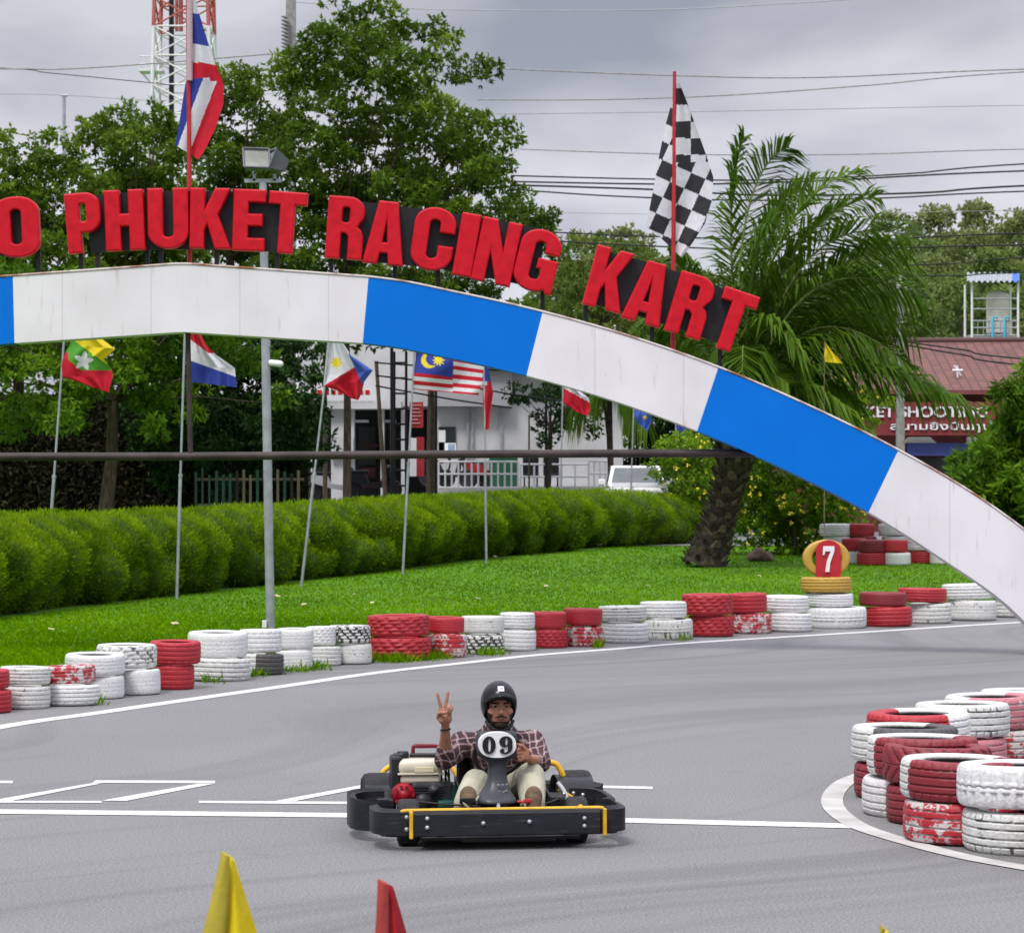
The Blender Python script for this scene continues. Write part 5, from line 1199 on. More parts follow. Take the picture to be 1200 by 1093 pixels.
# clipped hedge ---------------------------------------------------
def hedge(name, label, path, wid, hts, seed, n_per, blade=(.04, .095), lump=1.0):
    r0 = np.random.default_rng(seed)
    seg = [(path[i + 1] - path[i]).length for i in range(len(path) - 1)]; tot = sum(seg); cum = np.cumsum([0] + seg)
    def at(s):
        i = min(max(int(np.searchsorted(cum, s) - 1), 0), len(seg) - 1); f = (s - cum[i]) / seg[i]
        p_ = path[i].lerp(path[i + 1], f); t_ = (path[i + 1] - path[i]).normalized(); return p_, Vector((-t_.y, t_.x, 0)), hts[i] * (1 - f) + hts[i + 1] * f
    root = thing(name, label, 'hedge', path[len(path) // 2])
    E = []; s = 0
    while s < tot:                                      # puffs: an upper and a lower row, alternating
        p_, n_, h = at(s)
        if n_.y < 0: n_ = -n_
        c = p_ + n_ * (wid * .5 + .3 + r0.uniform(-.09, .09)); z = zg(p_.y)
        rx = lump * r0.uniform(.6, 1.05)
        E.append((c.x, c.y, z + h * .60, rx, wid * .52, h * .42 * r0.uniform(.95, 1.03)))
        E.append((c.x + r0.uniform(-.1, .1), c.y + .15, z + h * .50, rx * 1.3, wid * .36, h * .42))
        if r0.random() < .85:
            c2 = p_ + n_ * (wid * .36 + .26); rz = h * r0.uniform(.22, .42)
            E.append((c2.x + r0.uniform(-.3, .3), c2.y, z + rz * .85, lump * r0.uniform(.45, .75), wid * .45, rz))
        s += lump * r0.uniform(.5, .95)
    E = np.array(E); n = len(E)
    area = E[:, 3] * E[:, 5]; cnt = (n_per * area / area.mean()).astype(int)
    I = np.repeat(np.arange(n), cnt); k = len(I)
    d = norm(r0.normal(size=(k, 3))); d[:, 1] = -np.abs(d[:, 1]) * np.where(r0.random(k) < .8, 1, -1)
    rr_ = r0.uniform(.86, 1.0, (k, 1))
    C = E[I, :3] + d * rr_ * E[I, 3:6]
    # drop leaves buried inside another puff
    keep = np.ones(k, bool)
    for j in range(n):
        q = (((C - E[j, :3]) / (E[j, 3:6] * .80)) ** 2).sum(1); keep &= ~((q < 1) & (I != j))
    zz = np.array([zg(y) for y in C[:, 1]]); keep &= C[:, 2] > zz
    C, d, I = C[keep], d[keep], I[keep]; k = len(C)
    nrm = norm(d / E[I, 3:6]); D = nrm * .9 + r0.normal(0, .45, (k, 3)) + np.array([0, 0, .55])
    L = r0.uniform(*blade, k)
    q1 = C * 5.3 + 2 * np.sin(C[:, [2, 0, 1]] * 2.7); mott = np.sin(q1[:, 0]) * np.sin(q1[:, 2] * 1.2 + 1) + .5 * np.sin(C[:, 0] * 13 + C[:, 2] * 9) * np.sin(C[:, 2] * 15)
    big = .5 + .5 * np.sin(E[I, 0] * 3.1 + E[I, 2] * 4)
    var = .34 + .30 * np.clip(nrm[:, 2], -.3, 1) + .16 * (big - .5) + r0.normal(0, .13, k) + .30 * mott  # leaves facing up get a lighter tone, painting in the top light
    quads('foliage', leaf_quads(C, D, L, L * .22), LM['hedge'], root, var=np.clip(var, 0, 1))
    mb = MB()
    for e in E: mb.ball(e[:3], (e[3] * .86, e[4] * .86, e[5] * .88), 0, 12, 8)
    obj('branches', mb, mat('hedge_inner', (.035, .075, .004), .95, .4, 6, .3), root)  # solid core put inside each puff so the foliage isn't see-through
def HT(px, ty):                                          # height of the hedge top seen at px
    g = G(px[0], px[1]); return HC - (ty - HZ) * (g.y + .7) / F - g.z
HB = [(-120, 743), (0, 725), (100, 712), (200, 700), (330, 686), (480, 668), (600, 653), (692, 645)]
HTs = [604, 601, 601, 599, 593, 585, 578, 574]
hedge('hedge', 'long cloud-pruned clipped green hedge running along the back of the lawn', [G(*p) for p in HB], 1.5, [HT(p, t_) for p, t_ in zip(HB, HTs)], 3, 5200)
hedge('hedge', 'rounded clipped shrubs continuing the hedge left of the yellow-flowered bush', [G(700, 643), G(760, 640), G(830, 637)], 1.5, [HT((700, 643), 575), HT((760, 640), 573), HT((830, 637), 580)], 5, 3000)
# flowering shrubs
def flower_bush(label, poly, Y, base, seed, nf, rp=20, n=46):
    t = tree('flowering_bush', label, 'bush', poly, Y, base, 'fresh', n, rp, 220, .16, .42, 1.0, .05, 'yellow-flowered bushes', seed=seed, base_v=.62)
    r0 = random.Random(seed); C = []
    xs_ = [p[0] for p in poly]; ys_ = [p[1] for p in poly]
    while len(C) < nf:
        x, y = r0.uniform(min(xs_), max(xs_)), r0.uniform(min(ys_), max(ys_))
        if inpoly(x, y, poly) and r0.random() < (.35 + .65 * (math.sin(x * .09 + seed) * math.cos(y * .11) > 0)): C.append(P(x, y, Y - 1.3 + r0.uniform(-.3, .3)))
    C = np.array(C); C5 = np.repeat(C, 5, 0) + rng.normal(0, .015, (len(C) * 5, 3)); k = len(C5)
    f = quads('flowers', leaf_quads(C5, rng.normal(0, 1, (k, 3)), rng.uniform(.05, .09, k), rng.uniform(.04, .07, k)), mat('petal_yellow', (.72, .60, .04), .6, .2, 9), t)
    f['kind'] = 'stuff'
flower_bush('yellow-flowered bush between the pickup and the palm trunk', [(770, 540), (790, 515), (830, 505), (850, 540), (850, 610), (800, 605), (780, 585)], 74, (810, 630), 21, 30)
flower_bush('large yellow-flowered bush under the arch right of the palm trunk', [(850, 560), (870, 520), (920, 500), (960, 520), (1015, 590), (1020, 615), (985, 640), (900, 645), (855, 640)], 63, (930, 645), 22, 62, n=72)
flower_bush('yellow-flowered bush above the arch beside the dark red signboard', [(925, 440), (960, 425), (985, 440), (1010, 455), (1040, 460), (1045, 480), (1020, 505), (985, 500), (940, 480)], 84, (980, 640), 23, 22, 16, 30)
# palm -----------------------------------------------------------
def frond(mb_, out, base, ctrl, tip, nl, ll, seed, droop=.5, wd=.05, var0=.45):
    r0 = random.Random(seed); pts = [(1 - t) ** 2 * base + 2 * t * (1 - t) * ctrl + t * t * tip for t in np.linspace(0, 1, 14)]
    roll = r0.uniform(.5, 1.15) * r0.choice((-1, 1)) if tip.z > base.z + 1.0 else r0.uniform(-.5, .5)
    mb_.tube(pts, [.045 * (1 - .85 * i / 13) for i in range(14)], 5, cap=False)
    for i in range(nl):
        t = .16 + .84 * i / nl; a = (1 - t) ** 2 * base + 2 * t * (1 - t) * ctrl + t * t * tip
        tg = (2 * (1 - t) * (ctrl - base) + 2 * t * (tip - ctrl)).normalized()
        side = tg.cross(Vector((0, 0, 1))); side = side.normalized() if side.length > .1 else Vector((1, 0, 0)); up = side.cross(tg).normalized()
        side = side * math.cos(roll) + up * math.sin(roll); up = side.cross(tg).normalized()
        prof = math.sin(PI * min(max(t * .78 + .12, 0), 1)) ** .5
        for s_ in (-1, 1):
            d = (side * s_ * .7 + tg * (.62 + r0.uniform(-.1, .2)) + up * r0.uniform(-.15, .35)).normalized()
            L = ll * prof * r0.uniform(.85, 1.1); dz = Vector((0, 0, -1)) * droop * L
            m_ = a + d * L * .5 + dz * .18; e = a + d * L * .92 + dz * r0.uniform(.7, 1.1)
            w_ = wd * .5; nn = d.cross(Vector((r0.gauss(0, .5), r0.gauss(0, .5), 1))).normalized() * w_
            out[0].append([a - nn * .6, m_ - nn, m_ + nn, a + nn * .6]); out[1].append(var0 + r0.gauss(0, .1))
            out[0].append([m_ - nn, e, e + nn * .05, m_ + nn]); out[1].append(out[1][-1])
def palm(name, label, bpx, Y, fr, trunk_top, tw, lm='palm', nl=92, ll=1.16, boots=True, seed=1, droop=.5, grp=None):
    b = GX(bpx, Y); t = thing(name, label, 'palm tree', b, group=grp); s = F / Y
    top = P(*trunk_top, Y); hgt = (top - b).length
    mb = MB(); prof = [(tw * 1.0, 0), (tw * .93, .06), (tw * .80, .2), (tw * .68, .45), (tw * .70, .65), (tw * .98, .85), (tw * .9, 1.0)]
    ax = top - b
    path = [b + ax * z + Vector((.06 * math.sin(3 * z), 0, 0)) for r, z in prof]
    mb.tube(path, [r for r, z in prof], 18)
    tr = obj('trunk', mb, mat('palm_trunk', (.045, .034, .026), .95, .5, 9, .8), t)
    if boots:
        mb = MB(); r0 = random.Random(seed); n = 230
        for i in range(n):
            z = (i / n) ** .9; a = i * 2.39996; r = float(np.interp(z, [p[1] for p in prof], [p[0] for p in prof]))
            c = b + ax * z + Vector((.06 * math.sin(3 * z), 0, 0)); o = Vector((math.cos(a), math.sin(a), 0)); sd = Vector((-o.y, o.x, 0))
            lg = (.15 + .75 * max(0, z - .5) ** 1.1 * r0.uniform(.8, 1.7)) * r0.uniform(.8, 1.2); w0 = .12 * r0.uniform(.8, 1.2); outw = .07 + .22 * max(0, z - .4) * r0.uniform(.6, 1.5)
            p0 = c + o * (r - .04); p1 = p0 + o * outw * .6 + Vector((0, 0, lg * .5)); p2 = p0 + o * (outw + .05) + Vector((0, 0, lg)) + sd * r0.gauss(0, .04)
            vs = []
            for (q, w2, th) in ((p0, w0, .05), (p1, w0 * .7, .045), (p2, w0 * .38, .025)): vs += [q - sd * w2, q - sd * w2 * .5 + o * th, q + sd * w2 * .5 + o * th, q + sd * w2]
            mb.add(vs, [(0, 1, 5, 4), (1, 2, 6, 5), (2, 3, 7, 6), (4, 5, 9, 8), (5, 6, 10, 9), (6, 7, 11, 10), (8, 9, 10, 11)], i % 3)
        bs = obj('frond_bases', mb, [mat('boot_a', (.085, .06, .04), .9, .5, 12, .5), mat('boot_b', (.05, .037, .028), .95, .5, 12, .5), mat('boot_c', (.14, .11, .075), .9, .4, 12, .4)], t)
    for i, (cx, cy, tx, ty, d) in enumerate(fr):
        mb = MB(); out = ([], []); c0 = top + Vector((random.Random(i).uniform(-.12, .12), random.Random(i + 50).uniform(-.12, .12), -.1))
        frond(mb, out, c0, P(cx, cy, Y + d * .5), P(tx, ty, Y + d), nl, ll, seed * 100 + i, droop * (.8 if ty < 300 else 1.5), .056, random.Random(i + 7).uniform(.3, .62))
        ro = obj('frond', mb, mat('rachis', (.16, .20, .05), .6, .2, 5) if i == 0 else bpy.data.materials['rachis'], t)
        V = np.array([[tuple(v) for v in q] for q in out[0]]); quads('leaflets', V, LM[lm], ro, var=np.clip(np.array(out[1]), 0, 1))
FR = [(838, 250, 872, 160, .5), (848, 200, 925, 172, -.7), (858, 300, 925, 225, 1), (890, 215, 1010, 202, -.5), (890, 300, 985, 245, 1.2), (915, 235, 1062, 275, -.8), (905, 300, 1075, 320, .7), (925, 260, 1082, 350, -1.2), (920, 340, 1045, 350, 1.4),
      (935, 310, 1066, 430, -.4), (930, 340, 1025, 420, 1.5), (960, 360, 1145, 482, -.9), (920, 385, 1035, 525, -1.3), (925, 400, 1000, 470, 1.2), (960, 375, 1095, 450, .9), (905, 400, 955, 505, -1.6),
      (850, 400, 925, 450, -1.8), (880, 330, 935, 410, -2), (815, 320, 785, 300, -1), (810, 350, 768, 380, .9), (805, 400, 760, 440, -1.4), (830, 380, 800, 460, -2),
      (880, 250, 950, 215, 2.2), (900, 330, 1010, 300, 2), (870, 350, 870, 440, -2.2), (870, 300, 900, 260, -1.8), (890, 260, 1025, 230, .4), (915, 300, 1060, 290, .1), (930, 330, 1070, 385, .3)]
FR = [(cx, cy, tx, ty, d) for cx, cy, tx, ty, d in FR]
palm('palm_tree', 'large feather palm with a thick shaggy trunk standing on the lawn under the arch', 825, 58, FR, (874, 490), .47, seed=3)
FR2 = [(700, 430, 668, 480, .3), (705, 410, 690, 470, -.6), (720, 400, 742, 470, -.5), (725, 405, 765, 450, .4), (715, 400, 715, 440, -1), (730, 420, 760, 500, -.8), (700, 415, 672, 445, .7), (712, 395, 700, 400, .5), (722, 400, 735, 410, .6)]
palm('palm_tree', 'smaller palm with a slim curved trunk behind the pickup', 716, 78, FR2, (710, 445), .13, nl=40, ll=.8, boots=False, seed=6, droop=1.2)
# hillside with forest at the right ------------------------------
def hz(X, Y): return 26 * sm((X - 5) / 60) * sm((Y - 150) / 120) * 1.0 + .55
mb = MB(); n = 24
mb.grid(lambda u, v: Vector((-20 + 260 * u, 150 + 200 * v, hz(-20 + 260 * u, 150 + 200 * v) - .3 - (1 if v == 0 or u == 0 else 0))), n, n)
hl = struct(obj('hill', mb, mat('hill_earth', (.05, .09, .025), .95, .4, .3, .2)))
def hill_tree_mesh(seed):
    r0 = random.Random(seed); out = ([], []); 
    for i in range(30):
        a = r0.uniform(0, 2 * PI); z = r0.uniform(1.2, 6.6); rad = 2.3 * math.sin(PI * min((z - .3) / 7, 1)) * r0.uniform(.4, 1.05)
        clump_leaves(np.array([math.cos(a) * rad, math.sin(a) * rad, z]), r0.uniform(.6, 1.1), 110, .42, .5, .45 + .06 * (z - 4) + r0.gauss(0, .12), out)
    return np.concatenate(out[0]), np.concatenate(out[1])
hm = []
random.seed(21)
protos = []
HLm = leafmat('leaf_hill_b', (.065, .10, .03), (.12, .175, .045), (.21, .28, .075), .6, .35)
k = 0
labels_used = set()
spots = [(1010, 300, 175), (1030, 290, 190), (1050, 262, 230), (1075, 268, 215), (1100, 255, 240), (1125, 262, 225), (1148, 268, 235), (1172, 262, 245), (1198, 262, 230), (1225, 258, 240), (1040, 320, 170), (1065, 318, 185), (1090, 300, 200), (1115, 305, 190), (1140, 300, 205), (1170, 310, 185), (1200, 305, 200), (1225, 310, 180), (1050, 350, 150), (1078, 345, 158), (1102, 345, 165), (1128, 350, 150), (1160, 345, 160), (1190, 345, 155), (1215, 350, 150), (1000, 345, 150), (1020, 340, 155), (960, 345, 165), (985, 330, 180), (935, 340, 170), (740, 300, 190), (725, 330, 160), (690, 300, 180), (655, 320, 170), (770, 310, 175)]
pos_words = {}
def zone(px): return 'above the right-hand roof' if px > 1015 else ('behind the palm crown' if px > 900 else 'between RACING and KART')
def row(Y, px): return 'nearest row' if Y < 162 else ('middle row' if Y < 195 else 'skyline row')
cells = {}
for (px, py, Y) in sorted(spots): cells.setdefault((zone(px), row(Y, px)), []).append((px, py, Y))
for i, (px, py, Y) in enumerate(spots):
    p_ = P(px, py, Y); zb = p_.z - 7.0 * (Y / 190) ** .5; sc_ = random.uniform(.85, 1.15) * (Y / 190) ** .5
    ce = cells[(zone(px), row(Y, px))]; j_ = ce.index((px, py, Y))
    lb = f'rounded forest tree {zone(px)}, ' + (f'{ORD[j_]} from left in the {row(Y, px)}' if len(ce) > 1 else f'in the {row(Y, px)}')
    root = thing('hill_tree', lb, 'tree', (p_.x, Y, zb), random.uniform(0, 6), 'forest trees on the wooded slope')
    if len(protos) < 4:
        V, va = hill_tree_mesh(30 + i)
        cr_ = quads('crown', V + np.array(base_of(root)), [LM['hill'], HLm][i % 2], root, var=va)
        mb = MB(); mb.tube([(0, 0, -6), (.1, 0, 2), (0, .1, 5.5)], [.22, .15, .05], 6); tr_ = obj('trunk', mb, M['bark'], root, local=True); protos.append((cr_, tr_))
    else:
        for src in protos[i % 4]: c_ = src.copy(); sc.collection.objects.link(c_); c_.parent = root
    root.scale = (sc_, sc_, sc_ * random.uniform(.9, 1.15))
# ---------------------------------------------------------------- go-kart
K0 = Vector((-.027, 14.55, 0)); TH = RAD(8)
kart = thing('go_kart', 'low black and yellow go-kart numbered 09 with an all-round rubber bumper', 'go-kart', K0, TH)
Rk = Matrix.Rotation(-TH, 3, 'Z')
def KL(px, py, yd): return Rk @ (P(px, py, 14.55 + yd) - K0)         # picture point at a depth behind the bumper, in kart space
def kobj(name, mb, m, parent=kart): return obj(name, mb, m, parent, local=True)
def rpath(pts, r=.08, n=5):                                          # round the corners of a path
    pts = [Vector(p) for p in pts]; out = [pts[0]]
    for i in range(1, len(pts) - 1):
        a, b, c = pts[i - 1], pts[i], pts[i + 1]; d1 = min(r, (a - b).length * .48); d2 = min(r, (c - b).length * .48)
        p0 = b + (a - b).normalized() * d1; p2 = b + (c - b).normalized() * d2
        out += [p0 * (1 - t) ** 2 + b * 2 * t * (1 - t) + p2 * t * t for t in [i_ / (n - 1) for i_ in range(n)]]
    out.append(pts[-1]); return out
BUM = mat('bumper_rubber', (.017, .018, .022), .5, .45, 5, .12, bscale=40, stretch=(1, 1, 3), col2=(.012, .013, .016), spec=.2)
def scuffs(m):
    n, l = m.node_tree.nodes, m.node_tree.links; b = n['Principled BSDF']; src = b.inputs['Base Color'].links[0].from_socket
    t = n.new('ShaderNodeTexCoord'); mp_ = n.new('ShaderNodeMapping'); mp_.inputs['Scale'].default_value = (3, 3, 34); l.new(t.outputs['Object'], mp_.inputs[0])
    z = n.new('ShaderNodeTexNoise'); z.inputs['Scale'].default_value = 1.6; z.inputs['Detail'].default_value = 9; z.inputs['Roughness'].default_value = .75; l.new(mp_.outputs[0], z.inputs['Vector'])
    r = n.new('ShaderNodeValToRGB'); r.color_ramp.elements[0].position = .56; r.color_ramp.elements[1].position = .74
    r.color_ramp.elements[0].color = (0, 0, 0, 1); r.color_ramp.elements[1].color = (.75, .75, .75, 1); l.new(z.outputs['Fac'], r.inputs[0])
    x = n.new('ShaderNodeMixRGB'); l.new(r.outputs[0], x.inputs[0]); l.new(src, x.inputs[1]); x.inputs[2].default_value = (.09, .09, .095, 1); l.new(x.outputs[0], b.inputs['Base Color'])
scuffs(BUM)
mb = MB(); fb = rpath([(-.62, .44, 0), (-.71, .38, 0), (-.71, .07, 0), (-.58, .0, 0), (.56, .0, 0), (.665, .06, 0), (.665, .40, 0), (.58, .44, 0)], .10, 7)
mb.ribbon([(p.x, p.y) for p in fb], .088, .208, -.045); bum = kobj('front_bumper', mb, BUM)
mb = MB(); mb.ribbon([(-.52, -.003), (.50, -.003)], .080, .206, .022); kobj('bumper_plate', mb, BUM)
for (px, py) in ((498.5, 956.5), (498.5, 967), (474.5, 955), (474.5, 969), (565, 963), (620, 962), (686, 959), (686, 968)):
    c = KL(px, py, 0); c.y = -.03 if px > 480 else -.012
    mb = MB(); mb.lathe([(.0, .010), (.008, .008), (.0115, 0)], 12, Matrix.Translation(c) @ Matrix.Rotation(PI / 2, 4, 'X')); b_ = obj('bolt', mb, M['galv'], bum, local=True)
SIDE = [[(-.58, .46, 0), (-.68, .48, 0), (-.745, .56, 0), (-.745, .88, 0), (-.68, 1.0, 0), (-.56, 1.02, 0)], [(.56, .46, 0), (.63, .50, 0), (.65, .60, 0), (.65, .90, 0), (.60, 1.0, 0), (.5, 1.02, 0)]]
for i, s_ in enumerate(SIDE):
    mb = MB(); p_ = rpath(s_, .10, 6); mb.ribbon([(q.x, q.y) for q in p_], .075, .215, -.045 if i == 0 else .045); kobj('side_bumper', mb, BUM)
mb = MB(); p_ = rpath([(-.56, 1.50, 0), (-.55, 1.72, 0), (.68, 1.72, 0), (.74, 1.52, 0)], .1, 6); mb.ribbon([(q.x, q.y) for q in p_], .085, .165, -.05); kobj('rear_bumper', mb, BUM)
# yellow clamps and frame
for x in (-.515, .525):
    mb = MB(); mb.bbox((x, -.022, .145), (.019, .035, .146), .006); kobj('clamp', mb, M['yellow'])
mb = MB()
mb.tube(rpath([(-.56, .05, .19), (-.56, .045, .212), (.53, .045, .212), (.53, .05, .19)], .03), .013, 8)
mb.tube(rpath([(-.34, .1, .09), (-.34, 1.5, .09)], .03), .016, 8); mb.tube([(.34, .1, .09), (.34, 1.5, .09)], .016, 8)
mb.tube([(-.6, .3, .12), (.6, .3, .12)], .016, 8)
mb.tube([(.5, .5, .17), (.5, 1.35, .17)], .014, 8)
mb.tube([(.42, .15, .1), (.42, .15, .21), (.5, .5, .17)], .013, 8)
kobj('frame', mb, M['yellow'])
# guard hoops beside the seat
mb = MB(); mb.tube(rpath([KL(603, 893, 1.35), KL(650, 893, 1.3), KL(655, 898, 1.3), KL(668, 925, 1.3)], .06, 6), .017, 10); kobj('guard_hoop', mb, M['yellow'])
mb = MB(); mb.tube(rpath([KL(441, 928, 1.3), KL(447, 905, 1.3), KL(458, 896, 1.32), KL(522, 894, 1.35), KL(530, 898, 1.3), KL(545, 925, 1.25)], .06, 6), .015, 10); kobj('guard_hoop', mb, M['yellow'])
# wheels
RIMM = mat('wheel_rim', (.14, .14, .15), .4, .2, 4, metal=.6)
def wheel(x, y, r, w, yaw=0):
    Mx = Matrix.Translation((x, y, r)) @ Matrix.Rotation(yaw, 4, 'Z') @ Matrix.Rotation(PI / 2, 4, 'Y')
    wt_ = bpy.data.objects.new('wheel', None); h = w / 2
    mb = MB(); mb.lathe([(r * .55, -h * .8), (r * .8, -h), (r * .95, -h * .85), (r, -h * .55), (r, h * .55), (r * .95, h * .85), (r * .8, h), (r * .55, h * .8)], 36, Mx, closed=True)
    ty = kobj('wheel', mb, M['rubber'])
    mb = MB(); mb.lathe([(0, -h * .3), (r * .3, -h * .3), (r * .45, -h * .5), (r * .57, -h * .82), (r * .57, h * .82), (r * .45, h * .5), (r * .3, h * .3), (0, h * .3)], 28, Mx); obj('rim', mb, RIMM, ty, local=True)
wheel(-.50, .28, .125, .12, RAD(-4)); wheel(.42, .28, .125, .12, RAD(-4)); wheel(-.57, 1.30, .145, .19); wheel(.58, 1.30, .145, .19)
mb = MB(); mb.tube([(-.6, 1.3, .14), (.6, 1.3, .14)], .018, 8); kobj('axle', mb, M['steel'])
# wheel covers (black domes right and left)
def dome(c, sx_, sy_, sz, name='wheel_cover'):
    mb = MB(); n = 22
    mb.grid(lambda u, v: Vector((c[0] + sx_ * (v - .5), c[1] - sy_ * math.cos(PI * u), c[2] + sz * max(math.sin(PI * u), 0) ** .6)), n, 6); kobj(name, mb, M['black_plastic'])
dome((.56, 1.28, .10), .21, .19, .165); dome((-.58, 1.30, .10), .15, .19, .15)
mb = MB(); mb.tube(rpath([KL(654, 917, .8), KL(662, 927, .75), KL(668, 946, .7)], .05), .012, 8); kobj('brake_line', mb, M['grey_wall'])
mb = MB(); mb.bbox((.42, .95, .13), (.14, .22, .12), .02); kobj('brake_box', mb, M['black_plastic'])
mb = MB(); mb.tube(rpath([KL(470, 945, .6), KL(480, 938, .5), KL(520, 942, .45), KL(560, 944, .4)], .05), .006, 6); kobj('throttle_cable', mb, M['black'])
mb = MB(); mb.tube(rpath([KL(655, 936, .9), KL(640, 941, .6), KL(612, 943, .45)], .05), .006, 6); kobj('brake_cable', mb, M['black'])
for (px, py) in ((661, 930), (672, 929), (683, 931)):
    mb = MB(); mb.lathe([(0, .008), (.009, .007), (.011, 0)], 8, Matrix.Translation(KL(px, py, .72)) @ Matrix.Rotation(PI / 2, 4, 'X')); kobj('bolt', mb, M['steel'])
# floor tray
mb = MB(); mb.bbox((-.02, .75, .055), (.86, 1.35, .02), .006); kobj('floor_tray', mb, M['black'])
mb = MB(); mb.bbox((.02, .16, .05), (.52, .2, .035), .012); kobj('skid_plate', mb, M['black'])
# seat
ST = mat('seat_shell', (.018, .018, .02), .4, .2, 5)
mb = MB()
def seat(u, v):
    a = PI * u; w_ = .235; x = -w_ * math.cos(a); cv = .10 * (1 - math.sin(a)) 
    if v < .5: t = v / .5; return Vector((.085 + x, .62 + .45 * t, .10 + cv * (1 + t) + .02 * (1 - t)))
    t = (v - .5) / .5; return Vector((.085 + x * (1 - .1 * t), 1.07 + .16 * t - cv * 1.5, .10 + cv * .4 + .36 * t))
mb.grid(seat, 24, 24)
so = kobj('seat', mb, ST); so.modifiers.new('thickness', 'SOLIDIFY').thickness = .012
# steering: column, fairing, number panel, wheel
FAI = mat('fairing_plastic', (.035, .038, .048), .38, .3, 7, .06)
secs = [  # (py, left px, right px, depth, y)
    (857, 563, 602, .05, .50), (858.5, 560, 605.5, .07, .49), (863, 558.6, 606.5, .09, .48), (876, 559, 606.5, .10, .46), (884, 560.5, 605, .11, .45), (889, 564, 602, .11, .45), (893, 571, 596.5, .10, .46), (900, 573.5, 594.5, .10, .46), (912, 573, 595.5, .12, .45), (922, 570.5, 598, .14, .43), (930, 566, 602, .18, .40), (936, 561.5, 606.5, .22, .37), (940, 560.5, 608, .24, .35), (942.5, 563, 606, .22, .35), (943.5, 570, 600, .15, .38)]
mb = MB(); vs = []; NS = 28
for (py, xl, xr, dp, yy) in secs:
    a_, b_ = KL(xl, py, yy), KL(xr, py, yy); c = (a_ + b_) / 2; hw = (b_ - a_).length / 2
    for j in range(NS):
        an = 2 * PI * j / NS; ca, sa = math.cos(an), math.sin(an); e = .62
        vs.append(c + Vector((math.copysign(abs(ca) ** e, ca) * hw, math.copysign(abs(sa) ** e, sa) * dp * .5 + dp * .5, 0)))
k = len(secs); mb.add(vs, [(i * NS + j, i * NS + (j + 1) % NS, (i + 1) * NS + (j + 1) % NS, (i + 1) * NS + j) for i in range(k - 1) for j in range(NS)], 0, True)
mb.add(vs[:NS], [tuple(range(NS))]); mb.add(vs[-NS:], [tuple(range(NS))[::-1]])
fair = kobj('steering_fairing', mb, FAI)
sK = F / (14.55 + .46); cN = KL(582.7, 872.3, .445)
mb = MB(); se = []
for j in range(48):
    an = 2 * PI * j / 48; ca, sa = math.cos(an), math.sin(an)
    se.append(cN + Vector((math.copysign(abs(ca) ** .85, ca) * 22 / sK, -.012, math.copysign(abs(sa) ** .85, sa) * 15 / sK)))
mb.prism(se, (0, .05, 0)); npn = kobj('number_panel', mb, M['white'], fair)
for (ch, px, w_) in (('0', 572.5, 15.5), ('9', 592.5, 15.5)):
    g_ = glyph_mesh(ch, w_ / sK / .62, 20.5 / sK, .01, .0008); place(g_, upright(cN + Vector(((px - 582.7) / sK, -.0165, 0)))); kobj('digit', g_, M['black'], npn)
mb = MB()
for (x, y) in ((584, 919), (589, 919), (594, 918.5), (585, 927), (590, 927.5), (593, 926)):
    mb.box(KL(x, y, .415), (.013, .006, .007))
kobj('worn_marks', mb, M['concrete'], fair)
mb = MB(); cW = Vector((.0, .70, .42)); Mw = Matrix.Translation(KL(584, 884, .70)) @ Matrix.Rotation(RAD(-60), 4, 'X')
mb.lathe([(.135 + .013 * math.cos(a), .013 * math.sin(a)) for a in np.linspace(0, 2 * PI, 9)[:-1]], 40, Mw, closed=True)
for a in (0, 2.1, 4.2): mb.tube([Mw @ Vector((0, 0, 0)), Mw @ Vector((.13 * math.cos(a), .13 * math.sin(a), 0))], .008, 6)
kobj('steering_wheel', mb, M['black'])
mb = MB(); mb.tube([KL(584, 884, .70), KL(584, 930, .45), KL(584, 950, .3)], .012, 8); kobj('steering_column', mb, M['steel'])
mb = MB(); mb.tube([KL(547, 941, .42), KL(572, 941, .40)], .008, 8); mb.bbox(KL(548, 938, .40), (.09, .012, .03), .004); kobj('pedal', mb, M['black'])
mb = MB(); mb.tube([KL(606, 939, .40), KL(629, 939.5, .42)], .008, 8); mb.bbox(KL(620, 938, .41), (.06, .012, .02), .004); kobj('pedal', mb, mat('red_lever', (.35, .03, .03), .4, .2, 4))
# engine, driver's right side (picture left)
eng = bpy.data.objects.new('engine', None)
c = KL(500, 930, 1.0); mb = MB()
mb.bbox(KL(504, 931, 1.02), (.24, .24, .17), .02)
for k in range(7): mb.bbox(KL(500, 921 + 3.2 * k, .93), (.17, .09, .006), .001)
mb.lathe([(0, 0), (.03, .0), (.03, .02), (0, .03)], 12, Matrix.Translation(KL(508, 925, .87)) @ Matrix.Rotation(PI / 2, 4, 'X'))
eng = kobj('engine', mb, mat('engine_block', (.05, .05, .055), .5, .5, 12, .2, metal=.4))
TANK = mat('tank_cream_paint', (.60, .55, .44), .32, .10, 6, coat=.2)
mb = MB(); tb = KL(491, 902, 1.0)
def rbox(mb, c, sz, b, smooth=True): mb.bbox(c, sz, b, None, 0, smooth)
rbox(mb, tb + Vector((0, 0, .025)), (.255, .20, .085), .032); rbox(mb, tb + Vector((0, 0, -.045)), (.235, .18, .05), .02); mb.bbox(tb + Vector((0, 0, -.012)), (.262, .207, .012), .004)
tk = kobj('fuel_tank', mb, TANK, eng)
mb = MB(); mb.bbox(tb + Vector((.02, -.103, .012)), (.11, .006, .03), .002); kobj('label_plate', mb, mat('tank_label', (.62, .56, .36), .5, .1, 5), tk)
